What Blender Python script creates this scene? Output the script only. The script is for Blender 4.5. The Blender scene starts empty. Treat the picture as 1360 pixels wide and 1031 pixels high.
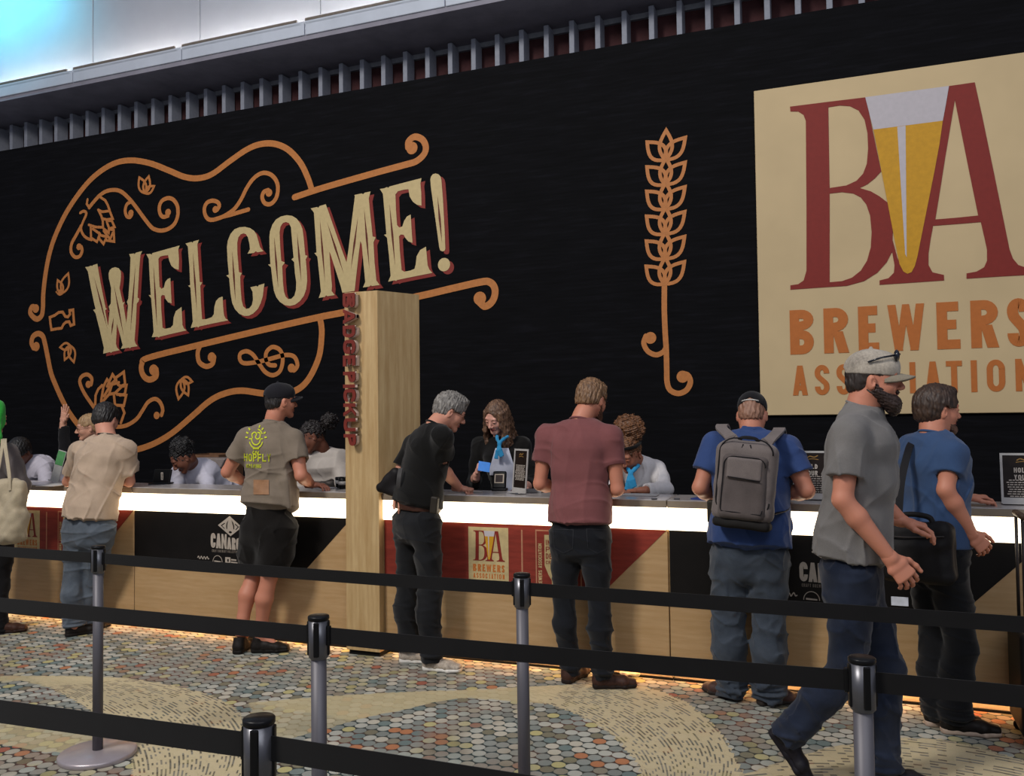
import bpy, bmesh, math, random
import numpy as np
from mathutils import Vector, Matrix, geometry
from mathutils.bvhtree import BVHTree
random.seed(7); np.random.seed(7)
PI=math.pi; R=math.radians
scene=bpy.context.scene; COL=scene.collection
V=Vector

# ---------------------------------------------------------------- camera
F=1150.; CX,CY=680.,515.5; HC=1.6
ROLL=0.0124; PITCH=math.atan(36.2/F); YAW=math.atan(F/2930.)
CAMR=Matrix.Rotation(YAW,3,'Z')@Matrix.Rotation(PITCH,3,'X')@Matrix.Rotation(ROLL,3,'Y')   # columns: right, forward, up
def ray(px,py): return CAMR@V(((px-CX)/F,1.0,-(py-CY)/F))
def atY(px,py,Y):
    d=ray(px,py); t=Y/d.y; return V((d.x*t,Y,HC+d.z*t))
def atZ(px,py,z=0.):
    d=ray(px,py); t=(z-HC)/d.z; return V((d.x*t,d.y*t,z))
cam=bpy.data.cameras.new('camera'); camo=bpy.data.objects.new('camera',cam); COL.objects.link(camo)
M3=Matrix((CAMR.col[0],CAMR.col[2],-CAMR.col[1])).transposed()
camo.matrix_world=Matrix.Translation((0,0,HC))@M3.to_4x4()
cam.sensor_fit='HORIZONTAL'; cam.sensor_width=36.; cam.lens=F*36./1360.; cam.clip_start=.05; cam.clip_end=100
scene.camera=camo
vs=scene.view_settings
vs.view_transform='Standard'; vs.look='None'; vs.gamma=1; vs.exposure=0.0; vs.use_curve_mapping=False

# ---------------------------------------------------------------- objects
def tag(o,label=None,cat=None,group=None,kind=None):
    if label: o['label']=label
    if cat: o['category']=cat
    if group: o['group']=group
    if kind: o['kind']=kind
    return o
def empty(name,loc,label,cat,group=None):
    o=bpy.data.objects.new(name,None); COL.objects.link(o); o.location=loc; o.empty_display_size=.1
    return tag(o,label,cat,group)
def mesh(name,v,f,mat,parent=None,smooth=False,label=None,mats=None,midx=None):
    me=bpy.data.meshes.new(name)
    v=np.asarray(v,dtype=np.float32).reshape(-1,3)
    if parent is not None:
        r=parent
        off=np.array(r['_o'] if '_o' in r.keys() else r.location,dtype=np.float32)
        v=v-off
    else: off=np.zeros(3,dtype=np.float32)
    if isinstance(f,np.ndarray) and f.ndim==2:
        n,k=f.shape; me.vertices.add(len(v)); me.vertices.foreach_set('co',v.ravel())
        me.loops.add(n*k); me.loops.foreach_set('vertex_index',f.astype(np.int32).ravel())
        me.polygons.add(n); me.polygons.foreach_set('loop_start',np.arange(0,n*k,k,dtype=np.int32)); me.polygons.foreach_set('loop_total',np.full(n,k,dtype=np.int32))
        me.update(calc_edges=True)
    else:
        me.from_pydata(v.tolist(),[],[list(map(int,q)) for q in f]); me.update()
    if smooth: me.polygons.foreach_set('use_smooth',np.ones(len(me.polygons),dtype=bool))
    for m in (mats or [mat]): me.materials.append(m)
    if midx is not None: me.polygons.foreach_set('material_index',np.asarray(midx,dtype=np.int32))
    o=bpy.data.objects.new(name,me); COL.objects.link(o)
    o['_o']=[float(x) for x in off]
    if parent is not None: o.parent=parent
    if label: o['label']=label
    return o
def join(parts):
    vv=[];ff=[];n=0;quad=all(isinstance(f,np.ndarray) for _,f in parts)
    for v,f in parts:
        v=np.asarray(v,dtype=np.float32).reshape(-1,3)
        if quad: ff.append(f+n)
        else: ff+= [[int(i)+n for i in q] for q in f]
        vv.append(v); n+=len(v)
    return np.concatenate(vv),(np.concatenate(ff) if quad else ff)
def box(lo,hi,bev=0.,seg=2,rot=None,piv=None):
    bm=bmesh.new(); lo=V(lo);hi=V(hi)
    bmesh.ops.create_cube(bm,size=1.); c=(lo+hi)/2; s=hi-lo
    for q in bm.verts: q.co=V((q.co.x*s.x,q.co.y*s.y,q.co.z*s.z))+c
    if bev>0: bmesh.ops.bevel(bm,geom=list(bm.edges),offset=bev,segments=seg,affect='EDGES',profile=.5)
    if rot is not None:
        p=V(piv) if piv is not None else c
        for q in bm.verts: q.co=rot@(q.co-p)+p
    bm.verts.index_update()
    v=[tuple(q.co) for q in bm.verts]; f=[[q.index for q in g.verts] for g in bm.faces]; bm.free(); return v,f
def lathe(c,prof,n=32,axis=None):
    v=[];f=[];m=len(prof)
    for i in range(n):
        a=2*PI*i/n
        for r,z in prof: v.append((r*math.cos(a),r*math.sin(a),z))
    for i in range(n):
        j=(i+1)%n
        for k in range(m-1): f.append([i*m+k,j*m+k,j*m+k+1,i*m+k+1])
    f.append([i*m for i in range(n)][::-1]); f.append([i*m+m-1 for i in range(n)])
    if axis is not None:
        q=V((0,0,1)).rotation_difference(V(axis)); v=[tuple(q@V(p)) for p in v]
    return [tuple(V(p)+V(c)) for p in v],f
def tube(pts,r,n=10,closed=False,flat=None):
    pts=[V(p) for p in pts]; v=[];f=[];m=len(pts); rr=r if isinstance(r,(list,tuple)) else [r]*m
    up=V((0,0,1)); prev=None
    for i,p in enumerate(pts):
        a=pts[(i-1)%m] if (i>0 or closed) else p; b=pts[(i+1)%m] if (i<m-1 or closed) else p
        t=(b-a).normalized()
        if prev is None: x=t.cross(up) if abs(t.dot(up))<.95 else t.cross(V((1,0,0)))
        else: x=prev-t*prev.dot(t)
        x.normalize(); prev=x; y=t.cross(x)
        for k in range(n):
            an=2*PI*k/n; v.append(p+(x*math.cos(an)+y*math.sin(an)*(flat or 1))*rr[i])
    for i in range(m if closed else m-1):
        for k in range(n):
            a=i*n+k;b=i*n+(k+1)%n;c=((i+1)%m)*n+(k+1)%n;d=((i+1)%m)*n+k; f.append([a,b,c,d])
    if not closed: f.append(list(range(n))[::-1]); f.append(list(range((m-1)*n,m*n)))
    return [tuple(q) for q in v],f
def catmull(P,n=8,closed=False):
    P=[V(p) for p in P]; o=[]; m=len(P)
    for i in range(m if closed else m-1):
        a=P[(i-1)%m] if (i>0 or closed) else P[0]*2-P[1]; b=P[i]; c=P[(i+1)%m]; d=P[(i+2)%m] if (i<m-2 or closed) else P[-1]*2-P[-2]
        for k in range(n):
            t=k/n; o.append(.5*((2*b)+(c-a)*t+(2*a-5*b+4*c-d)*t*t+(3*b-a-3*c+d)*t**3))
    if not closed: o.append(P[-1])
    return o
# flat artwork: 2-D polygons (x,z) laid on a plane of constant y, t thick, facing -y
JIT=[0]
def jit(t): JIT[0]=(JIT[0]+1)%9; return JIT[0]*t*.055
def prism(outer,holes=(),y=0.,t=.004,fr=None):
    y-=jit(t)
    loops=[outer]+list(holes); pts=[V((p[0],p[1],0)) for l in loops for p in l]
    tris=geometry.tessellate_polygon([[V((p[0],p[1],0)) for p in l] for l in loops])
    n=len(pts); v=[(p.x,y-t,p.y) for p in pts]+[(p.x,y,p.y) for p in pts]; f=[]
    for a,b,c in tris:
        cr=(pts[b].x-pts[a].x)*(pts[c].y-pts[a].y)-(pts[b].y-pts[a].y)*(pts[c].x-pts[a].x)
        if cr<0: b,c=c,b
        f.append([a,b,c]); f.append([a+n,c+n,b+n])
    k=0
    for l in loops:
        m=len(l)
        for i in range(m):
            a=k+i;b=k+(i+1)%m; f.append([a,a+n,b+n,b])
        k+=m
    if fr is not None: v=[tuple(fr(V(p))) for p in v]
    return v,f
def ribbon(P,w,y=0.,t=.004,closed=False,rnd=True):
    y-=jit(t)
    P=[V((p[0],p[1])) for p in P]; m=len(P); v=[];f=[]
    L=[];Rr=[]
    for i,p in enumerate(P):
        a=P[(i-1)%m] if (i>0 or closed) else p; b=P[(i+1)%m] if (i<m-1 or closed) else p
        t1=(p-a); t2=(b-p)
        if t1.length<1e-9:t1=t2
        if t2.length<1e-9:t2=t1
        t1.normalize();t2.normalize(); tt=(t1+t2)
        if tt.length<1e-3: tt=t1
        tt.normalize(); nn=V((-tt.y,tt.x)); k=1/max(.5,nn.dot(V((-t1.y,t1.x))))
        L.append(p+nn*w/2*k);Rr.append(p-nn*w/2*k)
    n=m
    v=[(q.x,y-t,q.y) for q in L]+[(q.x,y-t,q.y) for q in Rr]+[(q.x,y,q.y) for q in L]+[(q.x,y,q.y) for q in Rr]
    for i in range(m if closed else m-1):
        j=(i+1)%m
        f+= [[i,n+i,n+j,j],[2*n+i,i,j,2*n+j],[n+i,3*n+i,3*n+j,n+j]]
    if rnd and not closed:
        for e in (P[0],P[-1]):
            yy=y-t-t*.03*(1+(e is P[0])); b=len(v); v.append((e.x,yy,e.y)); K=12
            for k in range(K): v.append((e.x+w/2*math.cos(2*PI*k/K),yy,e.y+w/2*math.sin(2*PI*k/K)))
            for k in range(K): f.append([b,b+1+(k+1)%K,b+1+k][::-1])
    return v,f
def disc(c,r,y=0.,t=.004,n=20): return prism([(c[0]+r*math.cos(2*PI*i/n),c[1]+r*math.sin(2*PI*i/n)) for i in range(n)],(),y,t)

# ---------------------------------------------------------------- materials
MATS={}
def srgb(h):
    if isinstance(h,str):
        h=h.lstrip('#'); c=[int(h[i:i+2],16)/255 for i in (0,2,4)]
    else: c=h
    return tuple((x/12.92 if x<=.04045 else ((x+.055)/1.055)**2.4) for x in c)+(1,)
class NT:
    def __init__(s,name):
        s.m=bpy.data.materials.new(name); s.m.use_nodes=True; s.t=s.m.node_tree; s.n=s.t.nodes; s.l=s.t.links
        s.b=s.n['Principled BSDF']
    def node(s,ty,**k):
        x=s.n.new(ty)
        for a,b in k.items(): setattr(x,a,b)
        return x
    def put(s,sock,val):
        if hasattr(val,'links') or isinstance(val,bpy.types.NodeSocket): s.l.new(val,sock)
        else: sock.default_value=val
    def math(s,op,a,b=0.,c=0.,clamp=False):
        x=s.node('ShaderNodeMath',operation=op,use_clamp=clamp)
        for i,q in enumerate((a,b,c)): s.put(x.inputs[i],q)
        return x.outputs[0]
    def mix(s,f,a,b,blend='MIX'):
        x=s.node('ShaderNodeMix',data_type='RGBA',blend_type=blend); s.put(x.inputs[0],f); s.put(x.inputs[6],a); s.put(x.inputs[7],b); return x.outputs[2]
    def coord(s,obj=False):
        x=s.node('ShaderNodeTexCoord' if obj else 'ShaderNodeNewGeometry'); return x.outputs['Object'] if obj else x.outputs['Position']
    def noise(s,vec,scale,detail=3.,rough=.5,stretch=None):
        if stretch is not None:
            mp=s.node('ShaderNodeMapping'); s.l.new(vec,mp.inputs[0]); mp.inputs['Scale'].default_value=stretch; vec=mp.outputs[0]
        x=s.node('ShaderNodeTexNoise'); s.l.new(vec,x.inputs['Vector']); x.inputs['Scale'].default_value=scale; x.inputs['Detail'].default_value=detail; x.inputs['Roughness'].default_value=rough
        return x.outputs[0]
    def ramp(s,fac,stops,const=False):
        x=s.node('ShaderNodeValToRGB'); e=x.color_ramp.elements
        if const: x.color_ramp.interpolation='CONSTANT'
        while len(e)<len(stops): e.new(.5)
        for q,(p,c) in zip(e,stops): q.position=p; q.color=c
        s.l.new(fac,x.inputs[0]); return x.outputs[0]
    def bump(s,h,strength=.3,dist=.01):
        x=s.node('ShaderNodeBump'); s.l.new(h,x.inputs['Height']); x.inputs['Strength'].default_value=strength; x.inputs['Distance'].default_value=dist
        s.l.new(x.outputs[0],s.b.inputs['Normal'])
def plain(name,col,rough=.6,metal=0.,var=.06,scale=25.,bump=0.,emit=None,es=0.,spec=None,alpha=None,stretch=None,coat=None):
    if name in MATS: return MATS[name]
    s=NT(name); c=srgb(col)
    n=s.noise(s.coord(),scale,3.,.6,stretch)
    d=tuple(x*(1-var*2) for x in c[:3])+(1,); l=tuple(min(1,x*(1+var*2)) for x in c[:3])+(1,)
    s.l.new(s.ramp(n,[(.3,d),(.7,l)]),s.b.inputs['Base Color'])
    s.b.inputs['Roughness'].default_value=rough; s.b.inputs['Metallic'].default_value=metal
    s.b.inputs['Specular IOR Level'].default_value=.5 if metal>0 else (.22 if spec is None else spec)
    if bump: s.bump(n,bump,.004)
    if emit is not None: s.b.inputs['Emission Color'].default_value=srgb(emit); s.b.inputs['Emission Strength'].default_value=es
    if alpha is not None: s.b.inputs['Alpha'].default_value=alpha
    if coat: s.b.inputs['Coat Weight'].default_value=coat
    MATS[name]=s.m; return s.m
def cloth(name,col,var=.10,weave=700.,rough=.9,fade=0.):
    if name in MATS: return MATS[name]
    s=NT(name); c=srgb(col); p=s.coord()
    n=s.noise(p,9.,4.,.6); w=s.noise(p,weave,2.,.6)
    d=tuple(x*(1-var*1.8) for x in c[:3])+(1,); l=tuple(min(1,x*(1+var*1.8)+fade) for x in c[:3])+(1,)
    base=s.ramp(n,[(.3,d),(.7,l)])
    s.l.new(s.mix(.35,base,s.ramp(w,[(.35,tuple(x*.6 for x in c[:3])+(1,)),(.65,tuple(min(1,x*1.35) for x in c[:3])+(1,))])),s.b.inputs['Base Color'])
    s.b.inputs['Roughness'].default_value=rough; s.b.inputs['Specular IOR Level'].default_value=.15
    s.b.inputs['Sheen Weight'].default_value=.12
    s.bump(w,.25,.001); MATS[name]=s.m; return s.m
def skin(name,col):
    if name in MATS: return MATS[name]
    s=NT(name); c=srgb(col); p=s.coord(); n=s.noise(p,14.,3.,.6); n2=s.noise(p,120.,2.,.5)
    red=(min(1,c[0]*1.08),c[1]*.78,c[2]*.72,1)
    base=s.mix(s.math('MULTIPLY',n,.35),c,red)
    s.l.new(base,s.b.inputs['Base Color']); s.b.inputs['Roughness'].default_value=.52; s.b.inputs['Specular IOR Level'].default_value=.35
    s.b.inputs['Subsurface Weight'].default_value=.06; s.b.inputs['Subsurface Radius'].default_value=(.012,.004,.002); s.bump(n2,.12,.001)
    MATS[name]=s.m; return s.m
def hairm(name,col,light=None):
    if name in MATS: return MATS[name]
    s=NT(name); c=srgb(col); l=srgb(light) if light else tuple(min(1,x*1.9+.004) for x in c[:3])+(1,)
    n=s.noise(s.coord(),60.,4.,.7,(1.,1.,.25))
    s.l.new(s.ramp(n,[(.35,c),(.68,l)]),s.b.inputs['Base Color']); s.b.inputs['Roughness'].default_value=.55; s.bump(n,.5,.004)
    MATS[name]=s.m; return s.m
# ---------------------------------------------------------------- organic shapes: distance fields meshed with surface nets
def nrm(a): a=np.asarray(a,dtype=float); return a/ (np.linalg.norm(a)+1e-12)
class Field:
    def __init__(s,h): s.h=h; s.ops=[]; s.post=[]
    def op(s,fn,lo,hi,k=.02,kind='u'): s.ops.append((fn,np.array(lo,float),np.array(hi,float),k,kind)); return s
    def cone(s,a,b,ra,rb,k=.02,kind='u',flat=False,flata=False):
        a=np.array(a,float);b=np.array(b,float);d=b-a;L2=float(d@d)+1e-12;L=math.sqrt(L2)
        def fn(X,Y,Z):
            x=X-a[0];y=Y-a[1];z=Z-a[2]; q=(x*d[0]+y*d[1]+z*d[2])/L2; t=np.clip(q,0,1)
            r=np.sqrt((x-d[0]*t)**2+(y-d[1]*t)**2+(z-d[2]*t)**2)-(ra+(rb-ra)*t)
            if flat: r=np.maximum(r,(q-1)*L)
            if flata: r=np.maximum(r,-q*L)
            return r
        m=max(ra,rb); return s.op(fn,np.minimum(a,b)-m,np.maximum(a,b)+m,k,kind)
    def chain(s,pts,rs,k=.02,kind='u',flat=False):
        for i in range(len(pts)-1): s.cone(pts[i],pts[i+1],rs[i],rs[i+1],k,kind,flat and i==len(pts)-2)
        return s
    def ell(s,c,r,k=.02,kind='u',R=None):
        c=np.array(c,float);r=np.array(r,float); Rm=np.eye(3) if R is None else np.array(R,float)
        def fn(X,Y,Z):
            x=X-c[0];y=Y-c[1];z=Z-c[2]
            u=(x*Rm[0,0]+y*Rm[1,0]+z*Rm[2,0])/r[0]; v=(x*Rm[0,1]+y*Rm[1,1]+z*Rm[2,1])/r[1]; w=(x*Rm[0,2]+y*Rm[1,2]+z*Rm[2,2])/r[2]
            k0=np.sqrt(u*u+v*v+w*w); k1=np.sqrt((u/r[0])**2+(v/r[1])**2+(w/r[2])**2)+1e-9
            return k0*(k0-1)/k1
        m=r.max() if R is not None else r
        return s.op(fn,c-m,c+m,k,kind)
    def loft(s,st,k=.03,kind='u',flat0=False,flat1=False):
        # st: list of (p, halfwidth, halfdepth, rightvec, fwdvec)
        for i in range(len(st)-1):
            a,wa,da,Ra,Fa=st[i]; b,wb,db,Rb,Fb=st[i+1]
            a=np.array(a,float);b=np.array(b,float);d=b-a;L2=float(d@d);L=math.sqrt(L2);ax=d/L
            Ra=np.array(Ra,float);Rb=np.array(Rb,float);Fa=np.array(Fa,float);Fb=np.array(Fb,float)
            f0=flat0 and i==0; f1=flat1 and i==len(st)-2
            def fn(X,Y,Z,a=a,d=d,L2=L2,L=L,ax=ax,wa=wa,wb=wb,da=da,db=db,Ra=Ra,Rb=Rb,Fa=Fa,Fb=Fb,f0=f0,f1=f1):
                x=X-a[0];y=Y-a[1];z=Z-a[2]; q=(x*d[0]+y*d[1]+z*d[2])/L2; t=np.clip(q,0,1)
                x=x-d[0]*t;y=y-d[1]*t;z=z-d[2]*t
                Rx=Ra[0]+(Rb[0]-Ra[0])*t;Ry=Ra[1]+(Rb[1]-Ra[1])*t;Rz=Ra[2]+(Rb[2]-Ra[2])*t
                u=x*Rx+y*Ry+z*Rz
                Rx=Fa[0]+(Fb[0]-Fa[0])*t;Ry=Fa[1]+(Fb[1]-Fa[1])*t;Rz=Fa[2]+(Fb[2]-Fa[2])*t
                v=x*Rx+y*Ry+z*Rz; w=x*ax[0]+y*ax[1]+z*ax[2]
                W=wa+(wb-wa)*t;D=da+(db-da)*t;c=np.minimum(W,D)
                uu=np.abs(u/W);vv=np.abs(v/D)
                e=((uu**2.3+vv**2.3+np.abs(w/(c*.8))**2.3)**(1/2.3)-1)*c
                if f0: e=np.maximum(e,-q*L)
                if f1: e=np.maximum(e,(q-1)*L)
                return e
            m=max(wa,wb,da,db); s.op(fn,np.minimum(a,b)-m,np.maximum(a,b)+m,k,kind)
        return s
    def warp(s,fn): s.post.append(fn); return s
    def run(s,lo=None,hi=None):
        h=s.h; us=[o for o in s.ops if o[4]=='u']
        L=np.min([o[1] for o in us],0)-3*h-.01 if lo is None else np.array(lo,float)
        H=np.max([o[2] for o in us],0)+3*h+.01 if hi is None else np.array(hi,float)
        n=np.ceil((H-L)/h).astype(int)+1; A=np.full(n,.08,dtype=np.float32); ax=[L[i]+h*np.arange(n[i]) for i in range(3)]
        B=None
        for fn,lo_,hi_,k,kind in s.ops:
            if kind=='cut':   # half-space / general max over everything
                i0=np.zeros(3,int);i1=n
            else:
                m=k+2*h+.004; i0=np.clip(np.floor((lo_-m-L)/h).astype(int),0,n); i1=np.clip(np.ceil((hi_+m-L)/h).astype(int)+1,0,n)
            if (i1<=i0).any(): continue
            X=ax[0][i0[0]:i1[0],None,None];Y=ax[1][None,i0[1]:i1[1],None];Z=ax[2][None,None,i0[2]:i1[2]]
            sl=(slice(i0[0],i1[0]),slice(i0[1],i1[1]),slice(i0[2],i1[2])); d=np.asarray(fn(X,Y,Z),dtype=np.float32); a=A[sl]
            if kind=='s2':
                if B is None: B=np.full(n,.08,dtype=np.float32)
                bb=B[sl]; q=np.maximum(k-np.abs(bb-d),0); B[sl]=np.minimum(bb,d)-q*q/(4*k+1e-9); continue
            if kind=='u':
                q=np.maximum(k-np.abs(a-d),0); A[sl]=np.minimum(a,d)-q*q/(4*k+1e-9)
            else:
                dd=-d if kind=='s' else d
                q=np.maximum(k-np.abs(a-dd),0); A[sl]=np.maximum(a,dd)+q*q/(4*k+1e-9)
        if B is not None: A=np.maximum(A,-B)
        for fn in s.post:
            m=np.abs(A)<.02; I=np.nonzero(m)
            A[m]+=fn(ax[0][I[0]],ax[1][I[1]],ax[2][I[2]]).astype(np.float32)
        return surfnet(A,L,h)
def surfnet(A,L,h):
    S=A<0; nx,ny,nz=A.shape
    c=np.zeros((nx-1,ny-1,nz-1),np.int8)
    for i in (0,1):
        for j in (0,1):
            for k in (0,1): c+=S[i:nx-1+i,j:ny-1+j,k:nz-1+k]
    m=(c>0)&(c<8); I,J,K=np.nonzero(m); N=len(I); idx=np.full(m.shape,-1,np.int32); idx[I,J,K]=np.arange(N)
    acc=np.zeros((N,3));cnt=np.zeros(N)
    val={(i,j,k):A[I+i,J+j,K+k] for i in (0,1) for j in (0,1) for k in (0,1)}
    for (p,q) in [((0,0,0),(1,0,0)),((0,1,0),(1,1,0)),((0,0,1),(1,0,1)),((0,1,1),(1,1,1)),((0,0,0),(0,1,0)),((1,0,0),(1,1,0)),((0,0,1),(0,1,1)),((1,0,1),(1,1,1)),((0,0,0),(0,0,1)),((1,0,0),(1,0,1)),((0,1,0),(0,1,1)),((1,1,0),(1,1,1))]:
        a=val[p];b=val[q]; s=(a<0)!=(b<0); t=np.where(s,a/np.where(s,a-b,1),0)
        for d in range(3): acc[:,d]+=np.where(s,p[d]+(q[d]-p[d])*t,0)
        cnt+=s
    P=acc/np.maximum(cnt,1)[:,None]+np.c_[I,J,K]; P=P*h+L
    F_=[]
    for ax in range(3):
        sl0=[slice(None)]*3;sl1=[slice(None)]*3; sl0[ax]=slice(0,-1);sl1[ax]=slice(1,None)
        a=S[tuple(sl0)];b=S[tuple(sl1)]; o=[(ax+1)%3,(ax+2)%3]
        E=np.array(np.nonzero(a!=b)); 
        ok=(E[o[0]]>0)&(E[o[1]]>0)&(E[o[0]]<m.shape[o[0]])&(E[o[1]]<m.shape[o[1]]); E=E[:,ok]
        flip=a[tuple(E)]
        q=[]
        for du,dv in ((0,0),(-1,0),(-1,-1),(0,-1)):
            G=E.copy(); G[o[0]]+=du;G[o[1]]+=dv; q.append(idx[tuple(G)])
        Q=np.stack(q,1); Q[~flip]=Q[~flip][:,::-1]; F_.append(Q)
    return P,np.concatenate(F_)
def wav(seed,k,amp,st=(1,1,1),n=5):
    rg=np.random.RandomState(seed); D=rg.normal(size=(n,3)); D/=np.linalg.norm(D,axis=1)[:,None]; D*=np.array(st); ph=rg.rand(n)*6.28; kk=k*(.6+.9*rg.rand(n)); D2=rg.normal(size=(n,3))
    def fn(x,y,z):
        o=0
        for i in range(n):
            w=np.sin((x*D2[i,0]+y*D2[i,1]+z*D2[i,2])*k*.35+ph[i])
            o=o+np.sin((x*D[i,0]+y*D[i,1]+z*D[i,2])*kk[i]+ph[i]*3+1.6*w)
        return o*amp/math.sqrt(n)
    return fn

def creases(seed,amp,st,k,k2,n=4):
    rg=np.random.RandomState(seed); D=rg.normal(size=(n,3))*np.array(st); D/=np.linalg.norm(D,axis=1)[:,None]; E=rg.normal(size=(n,3)); ph=rg.rand(n)*6.28
    def fn(x,y,z):
        o=0
        for i in range(n):
            w=np.sin((x*E[i,0]+y*E[i,1]+z*E[i,2])*k*.6+ph[i]); g=.5+.5*np.sin((x*E[i,1]+y*E[i,2]+z*E[i,0])*k*.55+ph[i]*2)
            s=1-np.abs(np.sin((x*D[i,0]+y*D[i,1]+z*D[i,2])*k2*.5*(1+.25*i)+ph[i]*3+1.1*w))
            o=o-(s**3)*g*amp*1.5
        return o+amp*.5
    return fn
# ---------------------------------------------------------------- people
def hand_mesh(pose,left):
    """local frame: y towards the fingers, z back of the hand, palm to -z; right hand thumb at -x"""
    cu={'flat':(.12,.15,.1),'relax':(.45,.5,.3),'grip':(1.0,1.15,.7),'fist':(1.35,1.5,.9),'open':(-.05,.05,.05),'point':(.3,.5,.3)}[pose]
    f=Field(.0028); X=np.array([1,0,0.]);Y=np.array([0,1.,0]);Z=np.array([0,0,1.])
    f.cone((0,-.05,0),(0,.0,0),.0265,.026,.01,flata=True)
    f.loft([((0,-.005,0),.027,.019,X,Z),((0,.035,-.002),.036,.0165,X,Z),((0,.082,-.002),.041,.013,X,Z)],.012)
    sp={'open':.22}.get(pose,.07)
    for i,(x,l,r) in enumerate(((-.031,.072,.0088),(-.0105,.080,.0092),(.0105,.074,.0088),(.0305,.058,.0076))):
        a=np.array([x,.080-abs(x)*.18,-.002]); ang=0; yaw=sp*(i-1.5)
        for j,(fr,c) in enumerate(zip((.46,.31,.25),cu)):
            ang+=c*(1+.08*i); d=np.array([math.sin(yaw)*math.cos(ang),math.cos(yaw)*math.cos(ang),-math.sin(ang)])
            b=a+d*l*fr; f.cone(a,b,r*(1-.09*j),r*(1-.09*(j+1)),.0035); a=b
    t=np.array([-.024,.018,-.006]); 
    if pose in('fist','grip'): ds=[nrm((-.55,.75,-.55)),nrm((.1,.8,-.7)),nrm((.6,.7,-.35))]
    elif pose=='open': ds=[nrm((-.8,.6,-.15)),nrm((-.7,.75,-.1)),nrm((-.5,.85,0))]
    else: ds=[nrm((-.7,.7,-.3)),nrm((-.3,.95,-.2)),nrm((-.1,1,-.15))]
    for d,l,r0,r1 in zip(ds,(.042,.032,.026),(.0145,.0105,.0095),(.0105,.0095,.0078)):
        b=t+d*l; f.cone(t,b,r0,r1,.008); t=b
    v,q=f.run()
    if left: v=v*np.array([-1,1,1]); q=q[:,::-1]
    return v,q
HANDS={}
def hand_at(W,D,Zd,pose,left,sc=1.):
    key=(pose,left)
    if key not in HANDS: HANDS[key]=hand_mesh(pose,left)
    v,q=HANDS[key]; D=nrm(D); Zd=np.array(Zd,float); Zd=nrm(Zd-D*(Zd@D)); X=np.cross(D,Zd)
    return v*sc@np.stack([X,D,Zd])+np.array(W),q
def head_frame(J,fwd,up):
    f=nrm(fwd); u=np.array(up,float); u=nrm(u-f*(u@f)); r=np.cross(f,u); return np.stack([r,f,u])   # rows
def head_mesh(neckl,spec):
    f=Field(.0034); k=spec.get('facew',1.)
    f.ell((0,-.012,.028),(.073,.094,.088),.02).ell((0,.03,-.018),(.06*k,.062,.084),.03)
    f.cone((-.05*k,0,-.045),(-.016,.064,-.094),.022,.017,.025).cone((.05*k,0,-.045),(.016,.064,-.094),.022,.017,.025).ell((0,.07,-.097),(.02,.018,.018),.015)
    f.ell((-.036*k,.05,-.03),(.026,.032,.03),.02).ell((.036*k,.05,-.03),(.026,.032,.03),.02)
    f.cone((-.036,.079,.024),(.036,.079,.024),.011,.011,.014)
    for s in(-1,1):
        f.ell((s*.031,.100,.004),(.017,.016,.0125),.008,'s')
        f.ell((s*.031,.081,.003),(.0155,.0125,.0115),.004)
        f.ell((s*.0775*min(k,1.02),-.008,-.012),(.010,.019,.031),.006,R=[[.92,s*.38,0],[-s*.38,.92,0],[0,0,1]])
        f.ell((s*.089,.002,-.010),(.008,.009,.016),.003,'s')
        f.ell((s*.011,.098,-.036),(.009,.010,.0075),.006)
    f.cone((0,.086,.010),(0,.109,-.030),.008,.0115,.010)
    f.cone((-.021,.078,-.0605),(.021,.078,-.0605),.0065,.0065,.006).ell((0,.088,-.059),(.016,.008,.005),.004)
    f.ell((0,.087,-.069),(.015,.009,.0055),.004); f.ell((0,.0985,-.0640),(.024,.012,.0016),.002,'s')
    n=np.array(neckl); r=spec.get('neck',.056); f.chain([(0,-.028,-.045),(n*.55+np.array([0,-.012,-.02])),n],[r*.98,r,r*1.12],.03)
    v,q=f.run(); c=v[q].mean(1)
    lips=(np.abs(c[:,0])<.021)&(np.abs(c[:,2]+.0645)<.010)&(c[:,1]>.084)
    return v,q,lips
def hair_cap(f,t,sides=True):
    f.ell((0,-.014,.030),(.0735+t,.094+t,.088+t*1.15),.01)
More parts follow.
